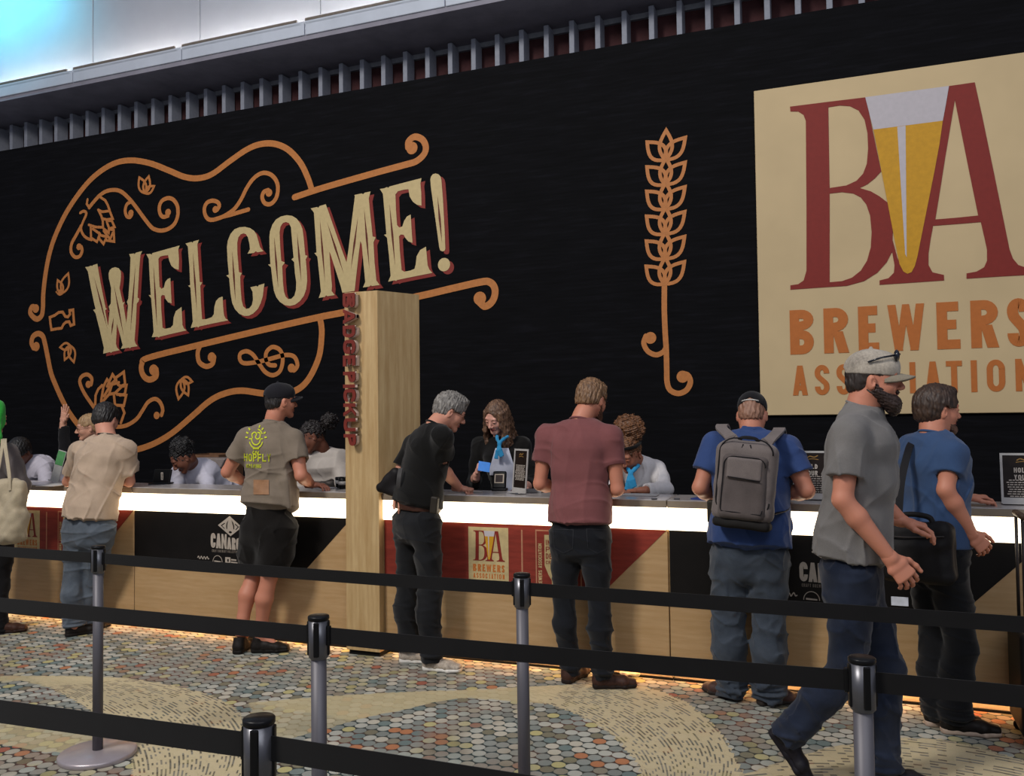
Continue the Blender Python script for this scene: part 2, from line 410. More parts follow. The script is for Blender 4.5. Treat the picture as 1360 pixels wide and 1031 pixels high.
def build_hair(style,J,neckl):
    f=Field(.0036); st=style['type']; t=style.get('t',.012); low=style.get('low',-.055); fl=style.get('front',.05)
    if st in('short','fade','cut'):
        hair_cap(f,t); f.ell((0,-.05,-.02),(.066+t*.5,.055+t*.5,.055),.02)
        if style.get('quiff'): f.ell((0,.045,.098),(.055,.05,.026),.02)
        f.ell((0,.125,-.035),(.085,.105-fl*.5+.02,.093),.006,'s')
        for s in(-1,1):
            f.ell((s*.082,.004,-.014),(.022,.024,.036),.004,'s'); f.op(lambda X,Y,Z,s=s:np.maximum(np.maximum(-(s*X-.045),-(Y-.022)),Z+.0-.012),(min(s*.045,s*.11),.02,-.12),(max(s*.045,s*.11),.12,.012),.004,'s')
        f.op(lambda X,Y,Z:(low-Z)+0*X+(Y+.05)*.25,(-.2,-.2,-.2),(.2,.2,.2),.004,'cut')
        f.warp(wav(3,330,style.get('n',.0022),(1,1,.4)))
        if style.get('bald'): f.ell((0,-.03,.125),(.035,.04,.04),.01,'s')
    elif st=='puff':
        hair_cap(f,.006); f.ell((0,.125,-.018),(.088,.094,.116),.006,'s')
        for s in(-1,1): f.ell((s*.082,.004,-.014),(.022,.024,.036),.004,'s')
        f.op(lambda X,Y,Z:(-.045-Z)+0*X+0*Y,(-.2,-.2,-.2),(.2,.2,.2),.004,'cut')
        c=np.array(style['c']) if 'c' in style else (head_frame(J,J['hf'],J.get('hu',(0,0,1)))@np.array(style['cw'])); r=style['r']; rg=np.random.RandomState(4)
        f.ell(c,(r*.82,r*.82,r*.78),.02)
        for i in range(46):
            d=nrm(rg.normal(size=3)); f.ell(c+d*np.array([r*.75,r*.75,r*.7]),(r*.25,)*3,.01)
        f.warp(wav(5,420,.0045,n=7)); f.warp(wav(6,160,.004,n=5))
    elif st=='long':
        hair_cap(f,.012); f.ell((0.006,.122,-.018),(.064,.080,.108),.008,'s'); rg=np.random.RandomState(11)
        f.ell((0,-.06,-.06),(.075,.05,.10),.03)
        for i in range(44):
            an=-.62+ (i/43)*(PI+1.24)    # around the back from temple to temple
            x=math.cos(an)*.082; y=-math.sin(an)*.088-.008
            pts=[];L=.37+.06*rg.rand(); side=x
            for j in range(9):
                u=j/8; w=.012*math.sin(j*1.9+i*1.3)*min(1,u*2.5); w2=.010*math.cos(j*2.1+i*.8)*min(1,u*2.5)
                pts.append((x*(1+.42*u)+w, y+(.075*u if y>-.03 else .012*u)+w2, .055-L*u))
            f.chain(pts,[.014,.015,.015,.0145,.014,.0135,.013,.011,.006],.006)
        f.warp(wav(8,380,.0018,(1,1,.3)))
    elif st=='lose':   # thin hair around a bald crown
        f.ell((0,-.018,.01),(.0755,.092,.078),.01); f.ell((0,.10,0),(.09,.10,.12),.004,'s'); f.ell((0,.0,.12),(.09,.12,.09),.006,'s')
        for s in(-1,1): f.ell((s*.082,.004,-.014),(.022,.024,.036),.004,'s')
        f.op(lambda X,Y,Z:(-.055-Z)+0*X+0*Y,(-.2,-.2,-.2),(.2,.2,.2),.004,'cut'); f.warp(wav(3,330,.002,(1,1,.4)))
    return f.run()
def build_beard(big):
    f=Field(.0034); e=(.003 if big<.45 else .008) if big<1 else .017
    f.cone((-.052,.0,-.035),(-.018,.068,-.095),.021+e*.5,.019+e,.02).cone((.052,.0,-.035),(.018,.068,-.095),.021+e*.5,.019+e,.02).ell((0,.076,-.100-e*.6),(.027+e*.5,.020+e*.5,.022+e),.015)
    f.ell((0,.088,-.051),(.026,.011,.006+e*.2),.006)
    f.ell((0,.099,-.0655),(.018,.013,.0075),.003,'s'); f.ell((0,.03,-.02),(.0585,.060,.058),.004,'s')
    for s in(-1,1): f.ell((s*.082,-.01,-.014),(.02,.024,.034),.004,'s')
    f.op(lambda X,Y,Z:(Z+.032)+0*X+0*Y-np.maximum(0,(.03-Y))*.9,(-.2,-.2,-.2),(.2,.2,.2),.004,'cut')
    f.warp(wav(9,420,.0022 if big>=.45 else .0009)); return f.run()
def build_cap(flat=0.):
    f=Field(.0036)
    f.ell((0,-.012,.044),(.0825,.106,.086),.01); f.ell((0,.045,.052),(.066,.056,.062),.02)
    f.op(lambda X,Y,Z:(.021-Z)+0*X+(Y)*-.05,(-.2,-.2,-.2),(.2,.2,.2),.003,'cut')
    f.ell((0,-.10,.03),(.03,.03,.022),.003,'s')
    f.ell((0,-.012,.134),(.008,.008,.006),.003)
    f.warp(lambda x,y,z: .0016*np.sin(np.arctan2(x,y+.012)*6+PI/2)**16*0+ .0012*(np.abs(np.sin(np.arctan2(x,y+.012)*3))<.06))
    return f.run()
def build_brim():
    v=[];q=[];n=20;m=8
    for s in(0,1):
        for i in range(n+1):
            a=-1+2*i/n; x=a*.074; y0=.088*math.sqrt(max(0,1-(a*.88)**2))+.0; ln=.070*math.sqrt(max(0,1-abs(a)**2.6))
            for j in range(m+1):
                u=j/m; y=y0+ln*u; z=.031-.05*(a*a)*.55-u*.012+(-.007 if s else 0); v.append((x,y,z))
    k=(n+1)*(m+1)
    for i in range(n):
        for j in range(m):
            a=i*(m+1)+j; q.append([a,a+m+1,a+m+2,a+1]); q.append([k+a,k+a+1,k+a+m+2,k+a+m+1])
    for i in range(n):
        a=i*(m+1)+m; q.append([a,a+m+1,k+a+m+1,k+a])
    return v,q
def sphere(c,r,n=14,m=10):
    v=[];q=[]
    for j in range(m+1):
        for i in range(n):
            a=2*PI*i/n;b=PI*j/m; v.append((c[0]+r[0]*math.sin(b)*math.cos(a),c[1]+r[1]*math.sin(b)*math.sin(a),c[2]+r[2]*math.cos(b)))
    for j in range(m):
        for i in range(n): q.append([j*n+i,(j+1)*n+i,(j+1)*n+(i+1)%n,j*n+(i+1)%n])
    return v,q
def shoe_mesh(kind):
    """local: y to the toe, z up, heel at y=-.06, toe at .21"""
    f=Field(.0045)
    X=(1,0,0);Z=(0,0,1)
    hh={'boot':.10,'sneaker':.055,'sandal':.028,'flat':.05}[kind]
    f.loft([((0,-.035,.042),.034,.034,X,Z),((0,.04,.044),.038,.036,X,Z),((0,.115,.036),.045,.028,X,Z),((0,.178,.030),.040,.020,X,Z)],.02)
    if kind!='sandal': f.cone((0,-.022,.05),(0,-.010,.055+hh),.040,.044 if kind=='boot' else .040,.02,flat=True)
    if kind!='sandal': f.cone((0,-.010,.06+hh),(0,-.013,.03+hh),.033,.033,.004,'s')
    f.op(lambda X_,Y_,Z_:(.014-Z_)+0*X_+0*Y_,(-1,-1,-1),(1,1,1),.003,'cut')
    if kind=='sneaker':
        for i in range(5): f.cone((-.02,.03+.018*i,.083-.006*i),(.02,.03+.018*i,.083-.006*i),.0035,.0035,.003)
    up=f.run()
    g=Field(.0045)
    g.loft([((0,-.040,.016),.036,.030,X,(0,0,1)),((0,.05,.014),.035,.020,X,(0,0,1)),((0,.12,.014),.047,.020,X,(0,0,1)),((0,.182,.018),.042,.018,X,(0,0,1))],.015)
    g.op(lambda X_,Y_,Z_:np.maximum(.001-Z_,Z_-.027-.01*(Y_<-.0)*0)+0*X_+0*Y_,(-1,-1,-1),(1,1,1),.002,'cut')
    return up,g.run()
SHOES={}
def shoe_at(kind,ank,yaw,pitch=0.,sc=1.,base=None):
    if kind not in SHOES: SHOES[kind]=shoe_mesh(kind)
    Rm=Matrix.Rotation(-yaw,3,'Z')@Matrix.Rotation(pitch,3,'X'); A=np.array(Rm)
    p=np.array(base,float)
    return [(v*sc@A.T+p,q) for v,q in SHOES[kind]]

def person(name,label,B,J,S):
    """J: joints in world metres. S: build, clothes, hair. Returns the root empty."""
    A=lambda k:np.array(J[k],float)
    root=empty('person',V(B),label,'person')
    sk=skin('skin_'+name,S['skin']); g=S.get('girth',1.); st=S.get('size',1.)
    hl,hr,N=A('hl'),A('hr'),A('neck'); P=(hl+hr)/2; sl,sr=A('sl'),A('sr')
    RP=nrm(hr-hl); RS=nrm(sr-sl); up=nrm(N-P)
    mid=P+(N-P)*.5+np.array(J.get('mid',(0,0,0)),float)
    def sp(t):
        if t<0: return P+(mid-P)*2*t*np.array([.6,.6,1.1])
        a=P*(1-t)+mid*2*.5*0; c=2*mid-.5*(P+N)
        return (1-t)**2*P+2*t*(1-t)*c+t*t*N
    def stn(t,w,d,off=0.):
        Rv=nrm(RP*(1-max(0,min(1,t)))+RS*max(0,min(1,t))); tg=nrm(sp(min(1,t+.05))-sp(max(-.1,t-.05))); Rv=nrm(Rv-tg*(Rv@tg)); Fv=np.cross(tg,Rv)
        return (sp(t)+Fv*off*st,w*g*st,d*g*st,Rv,Fv)
    fem=S.get('fem',False)
    TS=[(-.10,.135,.10,-.01),(.03,.165,.118,-.01),(.2,.152,.105,0),(.38,.138,.100,.005),(.58,.152,.112,.01),(.76,.165,.118,.005),(.9,.135,.092,-.005)]
    if fem: TS=[(-.10,.135,.10,-.01),(.03,.162,.112,-.01),(.2,.145,.10,0),(.38,.118,.088,.005),(.58,.130,.105,.015),(.74,.142,.118,.02),(.9,.115,.08,-.005)]
    # ---- body
    f=Field(.0065)
    f.loft([stn(t_,w_*.86,d_*.80,o_) for t_,w_,d_,o_ in TS],.04)
    for s_,sh in((-1,sl),(1,sr)):
        f.cone(N+(sh-N)*.25-up*.045,sh-up*.012,.040*st,.046*st,.04)
    for s in('l','r'):
        sh,e,w=A('s'+s),A('e'+s),A('w'+s); u=S.get('arm',1.)*st
        f.chain([sh-up*.01,sh+(e-sh)*.5,e],[.047*u,.046*u,.038*u],.02)
        f.chain([e,e+(w-e)*.3,w],[.039*u,.041*u,.026*u],.015)
        h,k_,a_=A('h'+s),A('k'+s),A('a'+s); l=S.get('leg',1.)*st
        cl=bool(S.get('trousers')); f.chain([h,h+(k_-h)*.55,k_],[.076*l,.064*l,.052*l if S['trousers'].get('short') else .046*l],.03)
        d=k_-a_; bk=-np.array(J.get('cb'+s,(0,1,0)),float)
        f.chain([k_,k_+(a_-k_)*.35+bk*.022,k_+(a_-k_)*.75+bk*.006,a_],[.051*l,.056*l,.038*l,.033*l] if S['trousers'].get('short') else [.045*l,.046*l,.035*l,.031*l],.02)
        yw,pt=J['foot'+s]; fd=np.array([math.sin(yw)*math.cos(pt),math.cos(yw)*math.cos(pt),math.sin(pt)])
        f.cone(a_,a_+fd*.09-np.array([0,0,.045]),.030,.022,.02)
    bodyp=[f.run()]
    hf=head_frame(J,J['hf'],J.get('hu',(0,0,1))); H=A('head'); hs=S.get('hs',1.)
    nl=(N-H)@hf.T/hs
    hv,hq,lips=head_mesh(nl,S)
    toW=lambda v:np.asarray(v,float)*hs@hf+H
    bodyp.append((toW(hv),hq))
    for s in('l','r'):
        w=A('w'+s); e=A('e'+s); D=J.get('hd'+s,w-e); Zd=J.get('hz'+s,(0,0,1)); bodyp.append(hand_at(w,D,Zd,J.get('hp'+s,'relax'),s=='l',st*S.get('hand',1.)))
    v,q=join(bodyp); mi=np.zeros(len(q),int); n0=len(bodyp[0][1]); mi[n0:n0+len(hq)]=lips
    c=srgb(S['skin']); lipm=plain('lips_'+name,S.get('lip','#8a4a42'),.45)
    mesh('body',v,q,None,root,True,mats=[sk,lipm],midx=mi)
    # eyes, brows
    eyem=plain('eye_dark','#1c1512',.2)
    for s in(-1,1):
        vv,qq=sphere((s*.031,.0875,.0015),(.0115,.007,.0035)); mesh('eye',toW(vv),qq,eyem,root,True)
    if S.get("brow",True):
        hm0=hairm('hair_'+name,S['hair'].get('col','#2a1c14'),S['hair'].get('light')) 
        for s in(-1,1):
            vv,qq=tube([(s*.014,.0885,.020),(s*.03,.090,.025),(s*.046,.080,.020)],[.0035,.0038,.002],6); mesh('eyebrow',toW(vv),qq,hm0,root,True)
    if S['hair']['type']!='none':
        hv2,hq2=build_hair(S['hair'],J,nl); mesh('hair',toW(hv2),hq2,hairm('hair_'+name,S['hair'].get('col','#2a1c14'),S['hair'].get('light')),root,True)
    if S.get('beard'):
        bv,bq=build_beard(S['beard']); mesh('beard',toW(bv),bq,hairm('beard_'+name,S.get('beardcol','#2a1a12')),root,True)
    if S.get('glasses'):
        gm=plain('glasses_frame','#15120f',.3)
        pr=[]
        for s in(-1,1):
            pr.append(tube([(s*.032+.0225*math.cos(a),.101-abs(math.cos(a))*.003,.001+.016*math.sin(a)) for a in [2*PI*i/18 for i in range(18)]],.0016,6,True))
            pr.append(tube([(s*.055,.098,.004),(s*.074,.06,.006),(s*.080,.0,.004),(s*.079,-.02,-.004)],.0018,6))
        pr.append(tube([(-.010,.103,.004),(0,.106,.006),(.010,.103,.004)],.0016,6))
        v_,q_=join(pr); mesh('glasses',toW(v_),q_,gm,root,True)
    if S.get('cap'):
        cm=cloth('cap_'+name,S['cap'],S.get('capvar',.12),120 if 'capvar' in S else 300)
        tilt=S.get('captilt',0.); Rt=np.array(Matrix.Rotation(tilt,3,'X')); 
        cv,cq=build_cap(); co=mesh('cap',toW(np.asarray(cv)@Rt.T),cq,cm,root,True)
        cv,cq=build_brim(); mesh('brim',toW(np.asarray(cv)@Rt.T),cq,cloth('brim_'+name,S.get('brim',S['cap']),.12,300),co,True)
        if S.get('capband'): 
            vv,qq=tube([(.0815*math.sin(a),-.012-.103*math.cos(a),.037) for a in [-.6+.1*i for i in range(13)]],.004,6); mesh('strap',toW(np.asarray(vv)@Rt.T),qq,plain('capband','#b9b4ad',.6),co,True)
    # ---- shirt
    sh_=S.get('shirt'); out={}
    if sh_:
        lo=sh_.get('loose',1.); f=Field(.0062); hem=sh_.get('hem',-.14); ins=.014*lo
        ST=[(hem,.184+.006*lo,.139+ins,-.014),(hem+(.34-hem)*.45,.172+.006*lo,.128+ins,-.010),(.34,.158+ins*.8,.112+ins,0),(.58,.160+ins*.7,.118+ins,.008),(.78,.168+ins*.5,.120+ins*.9,.004),(.92,.128,.092,-.006)]
        if fem: ST=[(hem,.178,.128+ins,-.012),(hem+(.38-hem)*.5,.172,.122+ins,-.008),(.38,.130+ins*.6,.098+ins,0),(.6,.138+ins*.6,.118+ins,.015),(.76,.145+ins*.5,.122+ins,.018),(.92,.112,.082,-.006)]
        if sh_.get('belly'): ST=[(t,w*(1+sh_['belly']*(.3 if t<.7 else 0)),d*(1+sh_['belly']*(1 if t<.7 else .2)),o) for t,w,d,o in ST]
        f.loft([stn(*q) for q in ST],.04,flat0=True)
        for a_,b_,r_,r2_ in sh_.get('extra',()): f.cone(a_,b_,r_,r2_,.05)
        slv=sh_.get('sleeve',.62)
        for s in('l','r'):
            sh,e,w=A('s'+s),A('e'+s),A('w'+s); u=S.get('arm',1.)*st
            f.cone(N+(sh-N)*.30-up*.035,sh-up*.006,.058*st,.064*st,.05)
            if slv<=1:
                ed=sh+(e-sh)*slv; fl=np.array([0,0,-1.])*.01
                f.cone(sh-up*.008,ed,.066*u,(.060+.007*lo)*u,.035,flat=True); f.cone(ed+(ed-sh)*.05,ed-(ed-sh)*.16,.053*u,.050*u,.003,'s')
            else:
                f.chain([sh,sh+(e-sh)*.5,e],[.068*u,.062*u,.055*u],.03); ed=e+(w-e)*(slv-1)
                f.cone(e,ed,.056*u,.044*u,.025,flat=True); f.cone(ed+(ed-e)*.05,ed-(ed-e)*.1,.036*u,.036*u,.003,'s')
        neck=S.get('neck',.056)
        f.cone(N-up*.018,N+up*sh_.get('collar',.010),.074*st,(neck+.010),.02,flat=True)
        nd=nrm(H-N); f.cone(N-nd*.0+up*.0,N+nd*.12,neck*1.10,neck*1.06,.004,'s')
        a=sh_.get('fold',.0045)
        f.warp(creases(sh_.get('seed',1),a,(1.,1.,.5),16,30)); f.warp(wav(sh_.get('seed',1)+9,26,a*.55,(1,1,.6),3))
        sv,sq=f.run(); so=None; so=mesh('shirt' if not sh_.get('name') else sh_['name'],sv,sq,cloth('shirt_'+name,sh_['col'],sh_.get('var',.08)),root,True); out['shirt']=(sv,sq,so)
        if sh_.get('ring',True) and not sh_.get('name'):
            rn=nrm(up*.9+nd*.35); c_=N+up*.000; ra=nrm(RS-rn*(RS@rn)); fa=np.cross(rn,ra); rr_=(neck+.009)*st
            vv,qq=tube([tuple(c_+ra*rr_*math.cos(a_)+fa*rr_*.98*math.sin(a_)+rn*(.004-.012*math.sin(a_))) for a_ in [2*PI*i/26 for i in range(26)]],.0065,8,True); mesh('collar',vv,qq,cloth('shirt_'+name,sh_['col'],sh_.get('var',.08)),so,True)
    # ---- trousers
    tr=S.get('trousers')
    if tr:
        f=Field(.0068); lo=tr.get('loose',1.); top=(sh_ or {}).get('hem',.1)+.08
        f.loft([stn(-.08,.138,.108,-.012),stn(.0,.162,.122,-.012),stn(top,.155,.112,-.006)],.03,flat1=True)
        for s in('l','r'):
            h,k_,a_=A('h'+s),A('k'+s),A('a'+s); l=S.get('leg',1.)*st*g; bk=-np.array(J.get('cb'+s,(0,1,0)),float)
            f.cone(h+bk*.018,h+(k_-h)*.2+bk*.014,.094*l,.091*l,.04)
            if tr.get('short'):
                e=h+(k_-h)*tr['short']; f.chain([h,h+(k_-h)*.5,e],[.100*l,.098*l*lo,.092*l*lo],.04,flat=True); f.cone(e+(k_-h)*.04,e-(k_-h)*.06,.075*l,.072*l,.003,'s')
            else:
                e=k_+(a_-k_)*tr.get('len',1.06)
                f.chain([h,h+(k_-h)*.5,k_],[.092*l,.083*l*(.9+.1*lo),.065*l*lo],.03)
                m1=k_+(a_-k_)*.35+bk*.018; m2=k_+(a_-k_)*.75
                f.chain([k_,m1,m2,e],[.066*l*lo,.070*l*lo,.060*l*lo,.060*l*lo],.02,flat=True)
                if tr.get('stack',1): 
                    for j in range(3):
                        c=a_+(k_-a_)*(.05+.075*j)+np.array([.006*math.sin(j*2.+1),-.006*math.cos(j*2.3),0]); f.ell(c,(.070*l*lo,.072*l*lo,.020),.012)
                f.cone(e+(a_-k_)*.02,e-(a_-k_)*.10,.045*l,.045*l,.003,'s')
        if sh_: f.loft([stn(t_+(.015 if i_==0 else 0),w_-.011,d_-.011,o_) for i_,(t_,w_,d_,o_) in enumerate(ST)],.04,'s2',flat0=True)
        a=tr.get('fold',.004); f.warp(creases(tr.get('seed',3),a,(.6,.6,1.2),24,34)); f.warp(wav(tr.get('seed',3)+5,30,a*.5,(.8,.8,1.),3))
        tv,tq=f.run(); to=mesh('trousers' if not tr.get('short') else 'shorts',tv,tq,cloth('trousers_'+name,tr['col'],tr.get('var',.14),500,fade=tr.get('fade',0.)),root,True); out['trousers']=(tv,tq,to)
    if S.get('belt'):
        f=Field(.006); t=S['belt'][1]; a=stn(t-.035,.174,.133,-.006);b=stn(t+.035,.174,.133,-.006); f.loft([a,b],.005,flat0=True,flat1=True); bv,bq=f.run(); mesh('belt',bv,bq,plain('belt_'+name,S['belt'][0],.45),root,True)
    # ---- shoes
    sh2=S.get('shoes')
    if sh2:
        for s in('l','r'):
            yw,pt=J['foot'+s]; a_=A('a'+s); base=J.get('fb'+s)
            if base is None:
                off=np.array([-math.sin(yw)*.0,0,0]); base=(a_[0],a_[1],0.0)
            (uv,uq),(gv,gq)=shoe_at(sh2['kind'],a_,yw,pt,sh2.get('size',1.),base)
            o=mesh('shoe',uv,uq,plain('shoe_'+name,sh2['col'],.6,var=.15,scale=60,bump=.3),root,True); mesh('sole',gv,gq,plain('sole_'+name,sh2['sole'],.7),o,True)
    out['root']=root; out['stn']=stn; out['toW']=toW; out['sp']=sp
    return out
# ---------------------------------------------------------------- setting
TOPZ=1.087
YW=7.6                                     # black graphic wall
def carpet():
    s=NT('carpet'); P=s.coord(); sx=s.node('ShaderNodeSeparateXYZ'); s.l.new(P,sx.inputs[0]); X,Y=sx.outputs[0],sx.outputs[1]; M=s.math
    p=.066
    nz=s.noise(P,30.,2.,.5)
    v=M('DIVIDE',Y,p*1.02); row=M('FLOOR',v); u=M('ADD',M('DIVIDE',X,p),M('MULTIPLY',M('MODULO',M('ABSOLUTE',row),2.),.5)); cu=M('FLOOR',u)
    fu=M('SUBTRACT',M('SUBTRACT',u,cu),.5); fv=M('SUBTRACT',M('SUBTRACT',v,row),.5)
    r=M('SQRT',M('ADD',M('MULTIPLY',fu,fu),M('MULTIPLY',fv,fv)))
    dot=M('SUBTRACT',1.,M('MULTIPLY',M('SUBTRACT',r,.478),25.),clamp=True)
    cid=s.node('ShaderNodeCombineXYZ'); s.put(cid.inputs[0],cu); s.put(cid.inputs[1],row)
    wn=s.node('ShaderNodeTexWhiteNoise',noise_dimensions='2D'); s.l.new(cid.outputs[0],wn.inputs['Vector'])
    # patches where the random colours shift between warm and grey
    patch=s.noise(P,1.1,2.,.6)
    grey=s.ramp(wn.outputs[0],[(0,srgb('#8f948f')),(.20,srgb('#b3b3aa')),(.40,srgb('#7f8682')),(.56,srgb('#bcb6a8')),(.72,srgb('#77725e')),(.79,srgb('#6b7c7b')),(.86,srgb('#b9b07a')),(.92,srgb('#8a8473')),(.965,srgb('#b5764e'))],True)
    warm=s.ramp(wn.outputs[0],[(0,srgb('#8f8072')),(.2,srgb('#838e88')),(.38,srgb('#a39c8e')),(.56,srgb('#6f624c')),(.66,srgb('#aba26e')),(.77,srgb('#a8714f')),(.84,srgb('#a39f93')),(.96,srgb('#975340'))],True)
    m=s.ramp(patch,[(.47,(0,0,0,1)),(.6,(1,1,1,1))]); dots=s.mix(m,grey,warm)
    gap=s.ramp(s.noise(P,2.6,2.,.5),[(.38,srgb('#1f3133')),(.52,srgb('#2f2e28')),(.64,srgb('#5a3226'))])
    base=s.mix(dot,gap,s.mix(.16,dots,srgb('#3c3d38')))
    cream=srgb('#c3b491'); cream2=srgb('#b5a883')
    at=s.node('ShaderNodeAttribute',attribute_name='swirl'); sv=s.node('ShaderNodeSeparateXYZ'); s.l.new(at.outputs['Vector'],sv.inputs[0]); U,Vv,Hm=sv.outputs
    at2=s.node('ShaderNodeAttribute',attribute_name='solid')
    q=U; qi=M('FLOOR',q); fr=M('SUBTRACT',q,qi); line=M('GREATER_THAN',fr,.45)
    cc=s.node('ShaderNodeCombineXYZ'); s.put(cc.inputs[0],qi); s.put(cc.inputs[1],M('FLOOR',M('DIVIDE',Vv,.038)))
    w=s.node('ShaderNodeTexWhiteNoise',noise_dimensions='2D'); s.l.new(cc.outputs[0],w.inputs['Vector'])
    on=M('MAXIMUM',line,M('GREATER_THAN',w.outputs[0],.52))
    f=M('MULTIPLY',M('GREATER_THAN',Hm,.5),M('ADD',M('MULTIPLY',on,.86),M('MULTIPLY',M('SUBTRACT',1.,on),.10)))
    so=at2.outputs['Fac']; sm=M('MULTIPLY',M('GREATER_THAN',so,.28),M('ADD',.42,M('MULTIPLY',so,.5)),clamp=True)
    base=s.mix(M('MULTIPLY',M('GREATER_THAN',Hm,.5),.6),base,srgb('#4a4134')); c=s.mix(M('MULTIPLY',sm,.92),base,cream2); c=s.mix(f,c,cream)
    fz=s.noise(P,260.,3.,.7)
    c=s.mix(.32,c,s.ramp(fz,[(.3,(.06,.055,.05,1)),(.7,(.85,.82,.75,1))]),'SOFT_LIGHT')
    s.l.new(c,s.b.inputs['Base Color']); s.b.inputs['Roughness'].default_value=.95; s.b.inputs['Specular IOR Level'].default_value=.1; s.b.inputs['Sheen Weight'].default_value=.1
    s.bump(M('ADD',fz,M('MULTIPLY',dot,.6)),.5,.004); MATS['carpet']=s.m; return s.m
def wood(name,base,dark,light,stretch=(1.2,1,10.),rough=.45,scale=3.,spec=.4):
    s=NT(name); P=s.coord(); n=s.noise(P,scale,5.,.65,stretch); wv=s.node('ShaderNodeTexWave',wave_type='BANDS',bands_direction='Z' if stretch[2]>stretch[0] else 'X'); mp=s.node('ShaderNodeMapping'); s.l.new(P,mp.inputs[0])
    mp.inputs['Scale'].default_value=(.25,.25,1.) if stretch[2]>stretch[0] else (1.,1.,.12); s.l.new(mp.outputs[0],wv.inputs['Vector']); wv.inputs['Scale'].default_value=9.; wv.inputs['Distortion'].default_value=7.; wv.inputs['Detail'].default_value=3.; wv.inputs['Detail Scale'].default_value=.8
    a=s.ramp(n,[(.3,srgb(dark)),(.55,srgb(base)),(.75,srgb(light))]); c=s.mix(.16,a,s.ramp(wv.outputs[0],[(.2,srgb(dark)),(.8,srgb(light))]),'SOFT_LIGHT'); c=s.mix(.07,c,s.ramp(wv.outputs[0],[(.2,srgb(dark)),(.8,srgb(light))]))
    s.l.new(c,s.b.inputs['Base Color']); s.b.inputs['Roughness'].default_value=rough; s.b.inputs['Specular IOR Level'].default_value=spec; s.bump(n,.08,.003); MATS[name]=s.m; return s.m
MW=wood('maple','#ae9069','#a5865c','#b79a73'); MV=wood('maple_upright','#b49a70','#a4875c','#c3aa80',(10.,10.,1.),.45,3.)
# floor: plain slab around a fine grid that carries the woven swirl pattern
def fpoly(L): return [tuple(atZ(a,b))[:2] for a,b in L]
def inpoly(X,Y,P):
    r=np.zeros(X.shape,bool); n=len(P)
    for i in range(n):
        x0,y0=P[i];x1,y1=P[(i+1)%n]
        c=((y0>Y)!=(y1>Y)); r^=c&(X<(x1-x0)*(Y-y0)/((y1-y0) if y1!=y0 else 1e-9)+x0)
    return r
gx=np.concatenate([[-16.,-9.5],np.arange(-7.6,1.9,.02),[2.6,6.]]); gy=np.concatenate([[-6.,1.2],np.arange(2.2,5.4,.02),[6.5,9.4]])
GX,GY=np.meshgrid(gx,gy,indexing='ij'); nx_,ny_=GX.shape
fv=np.stack([GX,GY,0*GX],-1).reshape(-1,3); ii=np.arange(nx_*ny_).reshape(nx_,ny_); fq=np.stack([ii[:-1,:-1],ii[1:,:-1],ii[1:,1:],ii[:-1,1:]],-1).reshape(-1,4)
SWU=np.zeros(GX.shape);SWV=np.zeros(GX.shape);SWM=np.zeros(GX.shape);SOL=np.zeros(GX.shape)
def fan(P,ci,co,n):
    m=inpoly(GX,GY,fpoly(P)); d0=np.hypot(GX-ci[0],GY-ci[1])-ci[2]; d1=co[2]-np.hypot(GX-co[0],GY-co[1]); t=np.clip(d0/(np.abs(d0)+np.abs(d1)+1e-6),-1,2)
    big=np.abs(d0)+np.abs(d1)
    SWU[m]=(t*n)[m]+.01; SWV[m]=(np.arctan2(GY-co[1],GX-co[0])*-co[2])[m]; SWM[m]=1
    e=m.copy(); 
    for dx,dy in((1,0),(-1,0),(0,1),(0,-1)): e|=np.roll(m,(dx,dy),(0,1))
    e&=~m; SWU[e]=(t*n)[e]+.01; SWV[e]=(np.arctan2(GY-co[1],GX-co[0])*-co[2])[e]
fan([(37,899),(70,898),(100,899),(140,900),(175,902),(207,906),(237,912),(262,918),(287,927),(312,940),(327,960),(338,990),(345,1040),(400,1200),(180,1200),(176,1031),(177,1005),(175,990),(163,977),(150,966),(125,947),(100,932),(80,921),(62,912)],(-5.28,.69,3.25),(-4.07,2.51,1.66),28)
fan([(690,913),(720,912),(760,909),(795,908),(832,910),(859,913),(880,919),(898,926),(915,935),(929,946),(943,958),(954,970),(964,983),(971,997),(980,1012),(987,1028),(1000,1060),(1000,1200),(870,1200),(853,1040),(850,1023),(843,1010),(832,997),(822,985),(810,975),(796,966),(782,957),(757,945),(720,933),(690,928)],(-2.26,3.29,1.46),(-1.7,3.96,1.19),26)
RP_=fpoly([(985,1030),(1020,1018),(1060,1004),(1095,995),(1130,988),(1160,983),(1190,980),(1250,982),(1290,990),(1330,1002),(1370,1014),(1440,1040),(1440,1300),(985,1300)])
m=inpoly(GX,GY,RP_); SWU[m]=(np.hypot(GX-.25,GY-2.9)/.032)[m]; SWV[m]=(np.arctan2(GY-2.9,GX-.25)*-1.6)[m]; SWM[m]=1
for L,s_ in (([(-60,897),(0,898),(40,898),(100,898),(175,901),(120,908),(60,912),(30,904),(0,905),(-60,908)],1.),([(330,934),(420,926),(520,920),(640,916),(720,911),(760,910),(720,935),(680,931),(620,927),(580,932),(540,942),(500,950),(470,957)],1.),([(330,934),(470,957),(430,970),(390,980),(345,990),(336,965)],.45),([(-80,940),(0,948),(60,957),(130,969),(160,982),(170,1000),(120,1002),(60,999),(0,990),(-80,970)],.45),([(520,1300),(600,1040),(700,1025),(850,1032),(850,1300)],.0)):
    m=inpoly(GX,GY,fpoly(L)); SOL[m]=np.maximum(SOL[m],s_)
o=mesh('floor',fv,fq,carpet()); o['kind']='structure'; o['_o']=[0.,0.,0.]
